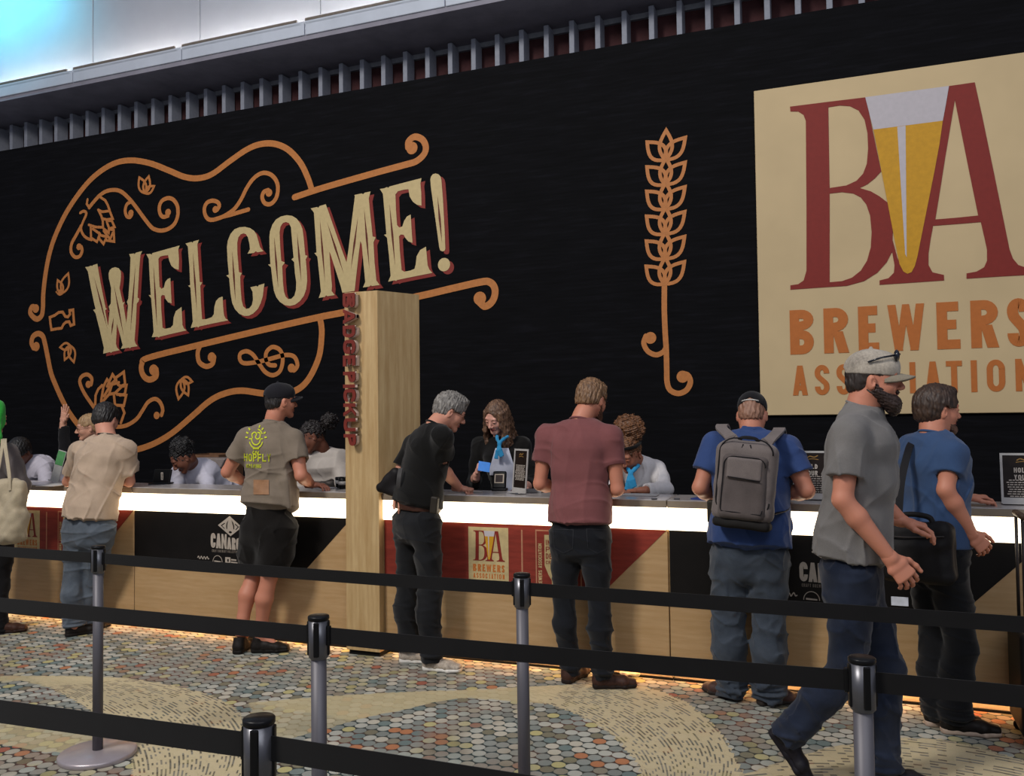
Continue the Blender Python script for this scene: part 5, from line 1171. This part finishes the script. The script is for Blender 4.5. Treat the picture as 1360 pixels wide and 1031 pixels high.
belt(B1,B2,'black belt of the middle row crossing below the customers\' knees')
belt(B2,B2+V((1,0.0,0))*4.,'black belt of the middle row from the walker to the right edge',trim=(.03,0))
belt(C1+V((-1,-.03,0))*6.,C1,'nearest belt, running off the lower left corner',trim=(0,.03))
belt(C1,C1+V((1,.0,0))*5.,'nearest belt, running off the bottom edge',trim=(.03,0))

# ---------------------------------------------------------------- soft and boxy helpers
def rbox(f,c,b,r,Rm=None,k=.01,kind='u'):
    c=np.array(c,float);b=np.array(b,float); Rm=np.eye(3) if Rm is None else np.array(Rm,float)
    def fn(X,Y,Z_):
        x=X-c[0];y=Y-c[1];z=Z_-c[2]
        q=[np.abs(x*Rm[0,i]+y*Rm[1,i]+z*Rm[2,i])-(b[i]-r) for i in range(3)]
        return np.sqrt(np.maximum(q[0],0)**2+np.maximum(q[1],0)**2+np.maximum(q[2],0)**2)+np.minimum(np.maximum(np.maximum(q[0],q[1]),q[2]),0)-r
    m=np.linalg.norm(b); return f.op(fn,c-m,c+m,k,kind)
def strap(pts,w,mat,parent,name='strap',t=.004,side=None):
    P=catmull(pts,6); v=[];f=[];n=len(P)
    for i,p in enumerate(P):
        a=P[max(0,i-1)];b=P[min(n-1,i+1)]; d=(b-a).normalized(); s=(V(side) if side is not None else V((1,0,0))); s=(s-d*s.dot(d)).normalized(); u=d.cross(s)
        for x,y in ((-1,-1),(1,-1),(1,1),(-1,1)): v.append(tuple(p+s*w/2*x+u*t/2*y))
    for i in range(n-1):
        for k in range(4): f.append([i*4+k,i*4+(k+1)%4,(i+1)*4+(k+1)%4,(i+1)*4+k])
    f.append([3,2,1,0]); f.append([4*n-4,4*n-3,4*n-2,4*n-1]); return mesh(name,v,f,mat,parent)
def decal(g,org,xa,za,dr,tgt,off=.0025,back=.35):
    """wrap flat artwork (x,*,z) onto a target mesh by casting along dr"""
    bvh=BVHTree.FromPolygons([tuple(p) for p in tgt[0]],[tuple(map(int,q)) for q in tgt[1]])
    v,f=g; o=[]; lo=None; xa=V(xa).normalized();za=V(za).normalized();dr=V(dr).normalized(); ok=[]
    for x,y,z in v:
        s=V(org)+xa*x+za*z-dr*back; h,n,_,_=bvh.ray_cast(s,dr); ok.append(h is not None)
        o.append(tuple((h if h is not None else s+dr*back)-dr*off))
    f=[q for q in f if all(ok[i] for i in q)]
    return o,f

# ---------------------------------------------------------------- prints and details on the clothes
g=PE['grey_print']; tg=g['shirt']; YEL=plain('shirt_ink','#b7bd2c',.7)
o=atY(340,607,4.75); dr_=V(ray(340,600)).normalized(); dr_.z=0
L=[]
x=-.098
def flatword(txt,x0,z0,h,w,t,p=.16): 
    L=[];x=x0
    for ch in txt:
        if ch!=' ':
            ww=w*(1.3 if ch=='W' else .45 if ch=='I' else 1); L.append(gmesh(ch,ww,t,lambda q,x=x:(x+q[0]*h,z0+q[1]*h),0,.001)); x+=(ww+p)*h
        else: x+=.3*h
    return L
LW=flatword('HOPFLY',-.105,-.035,.052,.62,.17,.14)
LW2=flatword('BREWING',-.085,-.078,.026,.55,.16,.20)
c0=(0.0,.125)
L+= [ribbon(arc(0,.115,.058,.060,200,340,12),.009,0,.001),ribbon(arc(0,.135,.056,.05,20,70,8),.009,0,.001),ribbon(bez([(-.030,.125),(-.034,.15),(-.01,.162),(.006,.148),(-.004,.13),(.012,.116),(.034,.128),(.034,.156),(.016,.160)],4),.009,0,.001),ribbon(arc(0,.112,.036,.034,180,360,12),.009,0,.001),ribbon([(-.058,.118),(.056,.118)],.008,0,.001)]
for k in range(9):
    a=R(2+22*k); L.append(ribbon([(math.cos(a)*.072,.125+math.sin(a)*.072),(math.cos(a)*.092,.125+math.sin(a)*.092)],.011,0,.001,rnd=False))
L+=[ribbon([(-.022,.052),(.022,.052)],.010,0,.001),ribbon(bez([(-.02,.036),(-.028,.022),(-.012,.018),(0,.034),(.014,.016),(.022,.034)],4),.008,0,.001)]
for nm,l_ in (('brand_lettering',LW),('brand_lettering',LW2),('brand_emblem',L)):
    v,q=decal(join(l_),o,(1,-.05,0),(0,0,1),dr_,tg[:2],.006); mesh(nm,v,q,YEL,tg[2])
# leather label on his shorts waist
v,q=decal(([(i*.014-.063,0,.048-j*.016) for j in range(7) for i in range(10)],[[j*10+i,j*10+i+1,(j+1)*10+i+1,(j+1)*10+i] for j in range(6) for i in range(9)]),atY(347,649,4.7),(1,0,0),(0,0,1),dr_,tg[:2],.006); mesh('leather_patch',v,q,plain('leather_tan','#8a6548',.6),tg[2])
# rear pockets and label on the mauve wearer's jeans
g=PE['mauve_tee']; tg=g['trousers']; seam=plain('jean_seam','#26272b',.8)
for cx in (748,793):
    o=atY(cx,716,4.80); pk=[(-.062,.055),(.062,.055),(.056,-.055),(0,-.082),(-.056,-.055),(-.062,.055)]
    P=[]
    for i in range(len(pk)-1):
        for u in range(6): P.append((pk[i][0]+(pk[i+1][0]-pk[i][0])*u/6,pk[i][1]+(pk[i+1][1]-pk[i][1])*u/6))
    v,q=decal(ribbon(P,.005,0,.001,True),o,(1,0,0),(0,0,1),V(ray(cx,716)),tg[:2],.003); mesh('pocket',v,q,seam,tg[2])
v,q=decal(prism([(i*.012-.048,.016) for i in range(9)]+[(.048-i*.012,-.012) for i in range(9)],(),0,.001),atY(790,694,4.8),(1,0,0),(0,0,1),V(ray(790,694)),tg[:2],.006); mesh('leather_patch',v,q,plain('leather_tan','#8a6548',.6),tg[2])
# blue scarves, blouse front
def scarf(key,c,w,l,col='#2f86b5',name='scarf'):
    g=PE[key]; f=Field(.0042); N=np.array(c)-np.array([0,0,.015]); X_,D_=(1,0,0),(0,1,0)
    for s in(-1,1): f.chain([N+[s*.040,.045,.030],N+[s*.026,.010,.012],N+[0,-.012,-.018]],[.012,.013,.012],.008)
    f.ell(N+[0,-.016,-.022],(.017,.012,.017),.006)
    for dx,dl,tw in((-.008,1.,-.012),(.012,.8,.014)): f.loft([(N+[dx*.3,-.016,-.03],w*.55,.009,X_,D_),(N+[dx,-.030,-.03-l*.4*dl],w*.9,.008,X_,D_),(N+[dx+tw,-.026,-.03-l*dl],w*1.15,.006,X_,D_)],.006,flat1=True)
    f.warp(wav(41,120,.002,(1.5,1,.2))); v,q=f.run(); return mesh(name,v,q,cloth('scarf_blue',col,.1),g['root'],True)
g=PE['curly_woman']; tg=g['shirt']
L=[]; o=atY(667,625,5.8); n=6
gx=[-.10,-.066,-.033,0,.033,.066,.10]; gz=[.16-.05*i for i in range(9)]
vv=[(x*(.35+.65*min(1,(i+1)/4)),0,z) for i,z in enumerate(gz) for x in gx]; ff=[[i*7+j,i*7+j+1,(i+1)*7+j+1,(i+1)*7+j] for i in range(8) for j in range(6)]
v,q=decal((vv,ff),o,(1,0,0),(0,0,1),V((ray(667,625).x,ray(667,625).y,0)),tg[:2],.014); mesh('white_top',v,q,cloth('top_white','#b9bccb',.06),tg[2],True)
scarf('curly_woman',atY(664,583,5.80),.016,.10)
scarf('afro_staff',atY(838,622,5.70),.022,.10)
# belt pouch on the black-clad man
g=PE['black_tee']; c=atY(577,671,4.80); f=Field(.004); rbox(f,(0,0,0),(.024,.017,.052),.008); v,q=f.run(); v=np.asarray(v)@np.array(Matrix.Rotation(.12,3,'Y')).T+np.array(c); mesh('phone_pouch',v,q,plain('pouch','#2b2620',.5),g['root'],True)

# ---------------------------------------------------------------- bags
# grey backpack on the blue-shirted man
BG=cloth('pack_grey','#6b625f',.10,500); BG2=cloth('pack_dark','#544c4a',.12,500); BKM=plain('webbing_black','#111013',.7)
c=atY(990,637,4.735); br=empty('backpack',(c.x,c.y,c.z-.26),'grey backpack with black piping worn over a royal blue shirt','backpack')
tilt=Matrix.Rotation(R(-4),3,'X')@Matrix.Rotation(R(5.5),3,'Y')@Matrix.Diagonal((1,1,.89))
def loc(p): return tuple(tilt@V(p)+c)
def place(m): return [loc(p) for p in m[0]],m[1]
f=Field(.006); rbox(f,(0,0,-.02),(.158,.075,.235),.055); rbox(f,(0,.01,.09),(.135,.062,.145),.07,k=.03); f.warp(wav(50,30,.0035)); m=f.run(); mesh('pack_body',*place(m),BG,br,True)
f=Field(.006); rbox(f,(0,-.062,-.045),(.122,.034,.195),.04); f.warp(wav(51,34,.002)); m=f.run(); fp=mesh('front_pocket',*place(m),BG2,br,True)
f=Field(.005); rbox(f,(0,-.090,.060),(.092,.014,.066),.016); f.warp(wav(51,34,.0015)); m=f.run(); mesh('upper_pocket',*place(m),BG,fp,True)
def rr(cx,cz,w,h,r,y,n=6):
    P=[]
    for (x,z,a) in ((w-r,h-r,0),(-w+r,h-r,90),(-w+r,-h+r,180),(w-r,-h+r,270)):
        for i in range(n+1): P.append((cx+x+r*math.cos(R(a+90*i/n)),y,cz+z+r*math.sin(R(a+90*i/n))))
    return P
mesh('piping',*place(tube([p for p in rr(0,.015,.136,.225,.085,-.066) if p[2]>-.19],.0042,8)),BKM,br,True)
mesh('piping',*place(tube([p for p in rr(0,-.045,.106,.175,.05,-.094) if p[2]>-.2],.003,8)),BKM,fp,True)
mesh('zipper',*place(tube([(-.080,-.106,.008),(0,-.109,.004),(.085,-.106,-.004)],.0035,8)),BKM,fp,True)
f=Field(.006); rbox(f,(0,.0,-.262),(.150,.07,.03),.028); f.warp(wav(53,40,.003)); mesh('base_panel',*place(f.run()),plain('pack_base','#1b1918',.8),br,True)
mesh('grab_handle',*place(tube(catmull([(-.055,.015,.215),(-.04,-.005,.243),(0,-.012,.25),(.04,-.005,.243),(.055,.015,.215)],5),.010,10)),BKM,br,True)
mesh('zip_pull',*place(tube([(-.02,-.055,.205),(-.024,-.066,.185),(-.022,-.066,.172)],.0035,8)),BKM,br,True); mesh('zip_pull',*place(tube([(.016,-.055,.205),(.022,-.066,.19),(.028,-.066,.178)],.0035,8)),BKM,br,True)
for s in(-1,1):
    sh=(atY(953,583,4.97) if s<0 else atY(1043,588,4.97))
    P=[V(loc((s*.055,.05,.19))),V(loc((s*.10,.03,.245))),V((sh.x*.55+c.x*.45+s*.05,4.93,sh.z+.06)),V((sh.x-s*.03,4.99,sh.z+.075)),V((sh.x-s*.03,5.09,sh.z+.02)),V((sh.x-s*.03,5.135,sh.z-.12)),V((sh.x,5.08,sh.z-.30)),V((sh.x+s*.0,4.95,sh.z-.36)),V(loc((s*.15,.04,-.19)))]
    so=strap(P[:6],.062,BG,br,'shoulder_strap',.012,(1,0,0)); strap(P[5:],.026,BKM,so,'webbing',.004,(1,0,0))
# tote bag of the left visitor
CAN=cloth('canvas_cream','#a89b83',.08,300); c=atY(9,680,4.52)
tr_=empty('tote_bag',(c.x,c.y,c.z-.25),'cream canvas tote bag hanging at the far left edge','tote bag')
f=Field(.006); rbox(f,(0,0,.06),(.150,.045,.18),.04); rbox(f,(.0,0,-.10),(.165,.085,.13),.08,k=.06); f.warp(wav(60,26,.009)); f.warp(wav(61,60,.004)); v,q=f.run(); v=np.asarray(v)@np.array(Matrix.Rotation(.05,3,'Y')).T+np.array(c); mesh('bag',v,q,CAN,tr_,True)
for s in(-1,1):
    top=atY(5,590,4.60); strap([V((c.x+s*.085,c.y-.045,c.z+.16)),V((c.x+s*.06,c.y-.03,c.z+.27)),V((top.x+s*.014,4.60,top.z-.01)),V(atY(5+s*1.2,583,4.70)),V(atY(5,589,4.80))],.028,CAN,tr_,'handle')
# shoulder bag of the man in the blue T-shirt
LB=plain('bag_leather','#121011',.68,var=.15,scale=30,bump=.3); c=atY(1217,734,4.60)
sb=empty('shoulder_bag',(c.x,c.y,c.z-.2),'black messenger bag slung at the hip of the blue T-shirt wearer','shoulder bag')
Rm=Matrix.Rotation(R(-22),3,'Z')@Matrix.Rotation(R(-4),3,'Y')
P_=lambda m:([tuple(Rm@V(p)+c) for p in m[0]],m[1])
f=Field(.006); rbox(f,(0,0,0),(.175,.065,.145),.045); rbox(f,(0,-.045,-.03),(.150,.035,.095),.03,k=.02); f.warp(wav(70,26,.005)); f.warp(wav(71,60,.002)); mesh('bag_body',*P_(f.run()),LB,sb,True)
mesh('flap_edge',*P_(tube([(-.155,-.070,.085),(0,-.078,.080),(.155,-.070,.085)],.004,8)),plain('bag_edge','#2d2928',.5),sb,True)
mesh('carry_handle',*P_(tube(catmull([(-.095,-.02,.135),(-.08,-.02,.170),(0,-.025,.185),(.08,-.02,.170),(.095,-.02,.135)],5),.013,10)),LB,sb,True)
s1=atY(1193,690,4.60); s2=atY(1197,640,4.66); s3=atY(1206,600,4.76)
strap([V(s1),V(s2),V(s3),V(atY(1212,587,4.88)),V(atY(1220,582,5.0))],.035,plain('webbing_black','#111013',.7),sb)
mesh('strap_ring',*tube([tuple(V(s1)+V((.016*math.cos(a),0,.022*math.sin(a)-.01))) for a in [2*PI*i/14 for i in range(14)]],.003,8,True),CHR,sb,True)
# dark jacket-like bag behind the man in black
c=atY(516,642,4.93); wb=empty('sling_bag',tuple(c-V((0,0,.08))),'small black bag held behind the back of the grey-haired person','bag')
f=Field(.005); f.cone((-.055,0,-.03),(.05,.0,.07),.026,.024,.03); f.cone((-.055,0,-.03),(.06,0,-.055),.026,.03,.03); f.cone((.05,0,.07),(.06,0,-.055),.024,.03,.04); f.ell((.015,0,0),(.045,.028,.055),.03); f.warp(wav(72,50,.003)); v,q=f.run(); mesh('bag',np.asarray(v)+np.array(c),q,plain('bag_nylon','#141113',.6),wb,True)
strap([V(atY(528,656,4.86)),V(atY(529,645,4.84)),V(atY(530,634,4.84)),V(atY(532,622,4.87))],.03,plain('strap_grey','#3a3838',.6),wb)
# suitcase at the right edge
c=atZ(1386,985); sc_=empty('suitcase',(c.x,c.y,0),'black upright suitcase with raised handle, cut off by the right edge','suitcase')
SCM=plain('case_black','#131214',.55,var=.1,scale=40); f=Field(.006); rbox(f,(c.x+.02,c.y,.30),(.135,.20,.25),.035); mesh('case',*f.run(),SCM,sc_,True)
xh=atY(1354,705,c.y).x
for dy in(-.09,.09): mesh('handle_tube',*tube([(xh,c.y+dy,.54),(xh,c.y+dy,1.075)],.008,10),plain('dark_tube','#2f2a28',.4),sc_,True)
mesh('grip',*tube([(xh,c.y-.10,1.085),(xh,c.y+.10,1.085)],.016,12),plain('grip_brown','#4a3a2e',.5),sc_,True)
for dx in(-.08,.12):
    for dy in(-.14,.14): mesh('wheel',*lathe((c.x+dx,c.y+dy-.012,.026),[(.026,0),(.026,.024)],20,(0,1,0)),PBK,sc_,True)

# ---------------------------------------------------------------- things on and behind the counter
ZT=TOPZ
def atT(px_,py_,z=ZT): return atZ(px_,py_,z)
ACR=plain('acrylic','#a9a6a4',.2,var=.03); SB=plain('sign_board','#1d1512',.4,var=.12); TXT=plain('sign_text','#b0a69c',.6); GOLD=plain('sign_gold_text','#8a6a3a',.5)
def standee(label,px0,px1,ptop,pbot,Y,lines,yaw=0.,hold=True,x1=None):
    a=atY(px0,pbot,Y); w=(atY(px1,pbot,Y).x-a.x) if x1 is None else x1; top=atY(px0,ptop,Y).z; z0=ZT+.002; h=top-z0
    r=empty('counter_sign',(a.x+w/2,Y,z0),label,'sign','standing counter signs')
    Rz=Matrix.Rotation(yaw,3,'Z')@Matrix.Rotation(R(-5),3,'X'); o=V((a.x,Y,z0)); T=lambda m:([tuple(Rz@V(p)+o) for p in m[0]],m[1])
    fr=prism([(0,0),(w,0),(w,h),(0,h)],[[(.012,.035),(w-.012,.035),(w-.012,h-.012),(.012,h-.012)]],0,.006); mesh('holder',*T(join([fr,box((0,-.05,0),(w,.05,.004))])),ACR,r)
    b=mesh('board',*T(box((.011,-.004,.034),(w-.011,.0,h-.011))),SB,r)
    L=[]
    if hold:
        L=flat(lambda: 0) if False else []
        for t_,zz in (('HOLD',h-.105),('YOUR',h-.143)):
            for m in flatword(t_,w*.30,zz,.027,.55,.2): L.append(([(p[0],p[1]-.0045,p[2]) for p in m[0]],m[1]))
        mesh('headline',*T(join(L)),TXT,b)
    L=[]; rg=random.Random(3)
    for i in range(lines):
        zz=h*(.46 if hold else .62)-i*(h*.36/lines); ww=w*(.30+.07*rg.random()); x=w/2-ww
        while x<w/2+ww-.006:
            l=.006+.014*rg.random(); L.append(prism([(x,zz),(min(x+l,w/2+ww),zz),(min(x+l,w/2+ww),zz+.005),(x,zz+.005)],(),-.0045,.0006)); x+=l+.004
    mesh('small_print',*T(join(L)),TXT,b)
    L=[ribbon(bez([(w*.38,h*.86),(w*.45,h*.89),(w*.55,h*.87),(w*.64,h*.90)],4),.006,-.0045,.0006),ribbon(bez([(w*.36,h*.82),(w*.5,h*.835),(w*.66,h*.82)],4),.004,-.0045,.0006)]
    mesh('emblem',*T(join(L)),GOLD,b)
standee('dark framed counter sign reading HOLD YOUR at the right edge of the frame',1330,1375,602,668,5.33,8,x1=.215)
standee('dark framed counter sign beside the backpack wearer, partly hidden by the walker',1054,1100,599,667,5.35,8,x1=.215)
standee('dark sign turned sideways on the counter in front of the curly-haired staff member',681,700,596,655,5.36,11,R(-36),False,x1=.165)
# card reader
c=atT(663,652); cr=empty('card_reader',tuple(c),'small black card reader with a pale-rimmed screen on the counter','card reader')
Rz=Matrix.Rotation(R(12),3,'Z'); T=lambda m:([tuple(Rz@V(p)+V(c)) for p in m[0]],m[1])
mesh('foot',*T(box((-.05,-.03,0),(.055,.04,.018),.006,2)),PBK,cr); tl=Matrix.Rotation(R(-18),3,'X')
def tb(lo,hi,b): v,q=box(lo,hi,b,2); return [tuple(tl@V(p)) for p in v],q
bd=mesh('housing',*T(tb((-.045,-.018,.012),(.045,.018,.135),.008)),PBK,cr); mesh('screen_rim',*T(tb((-.033,-.021,.048),(.033,-.016,.112),.001)),plain('rim_pale','#b3a492',.5),bd); mesh('screen',*T(tb((-.025,-.0225,.055),(.025,-.0205,.105),.0)),plain('screen_dark','#2a1d1c',.3),bd)
def slab(name,label,cat,px_,py_,w,d,h,mat,yaw=0.,z=ZT,par=None,grp=None,y=None):
    c=atT(px_,py_,z); 
    if y is not None: c=V(onc(px_,y,z))
    v,q=box((-w/2,-d/2,0),(w/2,d/2,h),min(h*.3,.003),1); Rz=Matrix.Rotation(yaw,3,'Z'); v=[tuple(Rz@V(p)+V((c.x,c.y,z+.0005))) for p in v]; o=mesh(name,v,q,mat); tag(o,label,cat,grp); return o
PAP=plain('paper','#b9b6b4',.8,var=.03)
slab('paper_sheet','white sheet of paper under the hand of the person in black','paper',600,656,.20,.15,.003,PAP,.3)
slab('paper_sheet','white papers on the counter before the tan T-shirt wearer','paper',72,645,.16,.22,.006,PAP,.2)
slab('pen','pale pen on the paper beside the leaning man\'s hand','pen',629,655,.12,.010,.010,plain('pen_grey','#8f8c88',.4),.15)
slab('smartphone','phone lying on the counter under the backpack wearer\'s left hand','phone',936,664,.075,.15,.009,plain('phone_blue','#23283f',.2,emit='#3a4ea0',es=.25),1.2)
slab('binder_clip','small metal clip on the counter nearest the panel joint','clip',869,664,.035,.012,.010,CHR,.1,grp='metal clips on the counter edge')
slab('binder_clip','small metal clip on the counter to the right of the panel joint','clip',899,664,.035,.012,.010,CHR,-.1,grp='metal clips on the counter edge')
slab('binder_clip','small metal clip in front of the sideways dark sign','clip',687,657,.03,.012,.010,CHR,.1,grp='metal clips on the counter edge')
slab('tablet_computer','dark tablet lying on the counter left of the person in the grey printed T-shirt','tablet',214,643,.17,.11,.010,PBK,.5)
slab('receipt_slip','red-tinted slip by the right hand of the mauve T-shirt wearer','paper',812,654,.07,.10,.004,plain('slip_pink','#c05a62',.6),.2)  # red light on the receipt is put into its base colour
slab('clipboard','white clipboard lying in front of the afro-haired staff member','clipboard',850,659,.22,.12,.006,PAP,.05,y=5.38)
slab('paper_sheet','white paper by the right hand of the backpack wearer','paper',1040,655,.09,.07,.004,PAP,.6,y=5.36)
# dark upright device near the black-haired staff member
c=onc(214,5.44,ZT); dv=empty('card_reader',(c.x,c.y,ZT),'dark terminal with a pale outlined display, left of the black-haired bowed staff member','card reader')
v,q=box((-.085,-.008,0),(.085,.008,.115),.004,2); Rz=Matrix.Rotation(R(-14),3,'X'); v=[tuple(Rz@V(p)+V((c.x,c.y,ZT+.002))) for p in v]; mesh('housing',v,q,PBK,dv)
v,q=ribbon([(.004,.03),(.018,.03),(.006,.085),(-.010,.085)],.005,-.0085,.001,True); v=[tuple(Rz@V(p)+V((c.x,c.y,ZT+.002))) for p in v]; mesh('display_mark',v,q,TXT,dv)
# green and white leaflet stand
c=atY(72,640,5.38); lf=empty('leaflet_stand',(c.x,c.y,ZT),'tilted green and white leaflet in a stand between the two left customers','leaflet stand')
Rm=Matrix.Rotation(R(12),3,'Y')@Matrix.Rotation(R(-8),3,'X'); T=lambda m:([tuple(Rm@V(p)+V((c.x,c.y,ZT+.005))) for p in m[0]],m[1])
mesh('leaflet',*T(box((-.045,-.003,0),(.045,.003,.265),.001,1)),plain('leaf_white','#a9a7a2',.6),lf); mesh('green_print',*T(box((-.042,-.005,.14),(.042,-.003,.258))),plain('leaf_green','#4f8a55',.6),lf); mesh('stand_foot',*T(box((-.05,-.02,-.004),(.05,.03,.006))),ACR,lf)
# cardboard box and plastic tub on the rear worktop
v,q=box((-9,5.485,.70),(1.9,5.60,.74),.003,1); tag(mesh('rear_desk',v,q,plain('desk_grey','#3c3835',.6)),'low staff worktop running behind the customer counter','worktop')
c=atY(284,640,6.55); cb=empty('cardboard_box',(c.x,c.y,0),'brown cardboard box on a stand behind the counter, right of the bowed staff member','cardboard box')
CB=plain('cardboard','#6a4c37',.8,var=.08); zb_=atY(284,644,6.55).z-.02; zt_=atY(284,603,6.55).z; hw=.20
mesh('stand',*box((c.x-hw,c.y-.18,0),(c.x+hw,c.y+.18,zb_),.01,1),plain('stand_dark','#151313',.7),cb)
bm_=join([box((c.x-hw,c.y-.17,zb_),(c.x+hw,c.y-.163,zt_)),box((c.x-hw,c.y+.163,zb_),(c.x+hw,c.y+.17,zt_)),box((c.x-hw,c.y-.163,zb_),(c.x-hw+.007,c.y+.163,zt_)),box((c.x+hw-.007,c.y-.163,zb_),(c.x+hw,c.y+.163,zt_)),box((c.x-hw,c.y-.163,zb_),(c.x+hw,c.y+.163,zb_+.007))]); mesh('carton',*bm_,CB,cb)
t0=atY(265,606,6.30); v,q=box((t0.x,6.16,atY(280,620,6.30).z),(t0.x+.40,6.36,t0.z-.01),.01,2); v=[(x+(.0 if z>t0.z-.05 else (.04 if x<t0.x+.2 else -.04)),y,z) for x,y,z in v]; tb_=empty('plastic_tub',(t0.x+.2,6.3,v[0][2]),'clear grey plastic tub in front of the cardboard box','tub')
mesh('tub',v,q,plain('tub_grey','#8e8480',.3,alpha=.75),tb_); mesh('tub_stand',*box((t0.x+.05,6.18,0),(t0.x+.34,6.34,min(p[2] for p in v)),.01,1),plain('stand_dark','#151313',.7),tb_)
# cups by the pillar
for i,(px_,lab) in enumerate(((455,'black cup on the counter close to the pillar'),(451,'second black cup behind the one close to the pillar'))):
    c=onc(px_,5.36+.08*i,ZT); cu=empty('cup',(c.x,c.y,ZT),lab,'cup','black cups beside the pillar'); mesh('body',*lathe((c.x,c.y,ZT),[(.026,0),(.030,.004),(.033,.075),(.030,.078),(.028,.012),(.0,.010)],24),PBK,cu,True); mesh('band',*lathe((c.x,c.y,ZT+.03),[(.0325,0),(.0335,.025)],24),ACR,cu,True)
c=onc(434,5.40,ZT); slab('clipboard','white sheets on the counter before the staff member beside the pillar','clipboard',430,657,.18,.10,.005,PAP,-.1,y=5.38)
# glowing badge held by the curly-haired woman
c=atY(643,620,5.66); v,q=box((-.045,-.0015,-.034),(.045,.0015,.034),.001,1); Rm=Matrix.Rotation(R(8),3,'Y'); v=[tuple(Rm@V(p)+c) for p in v]; ph=mesh('badge_card',v,q,plain('badge_blue','#4a7fc4',.4,emit='#4d8ef0',es=.25)); tag(ph,'glowing blue badge card held up by the curly-haired staff member','badge')
# white tray behind the sideways sign
c=atY(708,650,5.60); tg_=slab('tray','low white tray behind the sideways dark sign','tray',709,650,.13,.10,.02,ACR,0,ZT,y=5.42)
# lit scrap on the carpet
c=atZ(838,898); f=Field(.004); rbox(f,(0,0,.012),(.055,.03,.010),.008); f.warp(wav(80,90,.006)); v,q=f.run(); o=mesh('paper_scrap',np.asarray(v)+np.array((c.x,c.y,.006)),q,plain('scrap','#d8cfae',.7),None,True); tag(o,'crumpled pale scrap on the carpet by the brown boots','litter')
g=PE['walker']; c=atY(1195,799,4.02-.15); v,q=box((-.032,-.002,-.018),(.032,.002,.018),.001,1); mesh('hip_tag',[tuple(V(p_)+c) for p_ in v],q,plain('tag_white','#b9bcc4',.6),g['root'])
g=PE['backpack_man']; c=atY(945,679,4.97-.02); f=Field(.004); rbox(f,(0,0,0),(.022,.03,.062),.01); v,q=f.run(); mesh('phone_pouch',np.asarray(v)+np.array(c),q,plain('pouch','#2b2620',.5),g['root'],True)
g=PE['tan_shirt']; c=atY(143,579,4.9+.13); mesh('lanyard',*tube([(c.x+.070*math.cos(a),c.y+.066*math.sin(a),c.z+.006-.012*math.sin(a)) for a in [2*PI*i/24 for i in range(24)]],.006,8,True),plain('lanyard_black','#0d0c0c',.7),g['root'],True)
for o in bpy.data.objects:
    if '_o' in o.keys(): del o['_o']
w=bpy.data.worlds.new('world'); scene.world=w; w.use_nodes=True; w.node_tree.nodes['Background'].inputs[0].default_value=(.75,.80,1,1); w.node_tree.nodes['Background'].inputs[1].default_value=.3
def area(name,loc,target,size,power,col=(1,1,1),sy=None):
    l=bpy.data.lights.new(name,'AREA'); l.energy=power; l.color=col; l.size=size
    if sy: l.shape='RECTANGLE'; l.size_y=sy
    o=bpy.data.objects.new(name,l); COL.objects.link(o); o.location=loc; o.rotation_euler=(V(target)-V(loc)).to_track_quat('-Z','Y').to_euler(); return o
area('ceiling_lamp',(-5,-2,8),(-2,5,1),1.6,700,(1,.95,.88))
area('hall_fill',(2.5,-1.5,7.5),(-2,8,4.5),5.,270,(.92,.95,1))  # added fill light for the fins, upper red wall and pillar's right face
l=bpy.data.lights.new('wall_washer','SPOT'); l.energy=520; l.color=(.10,.75,1.); l.spot_size=R(80); l.spot_blend=1.; l.shadow_soft_size=.3
o=bpy.data.objects.new('wall_washer',l); COL.objects.link(o); o.location=(-10.9,6.9,7.9); o.rotation_euler=(V((-10.4,8.25,7.2))-V(o.location)).to_track_quat('-Z','Y').to_euler()
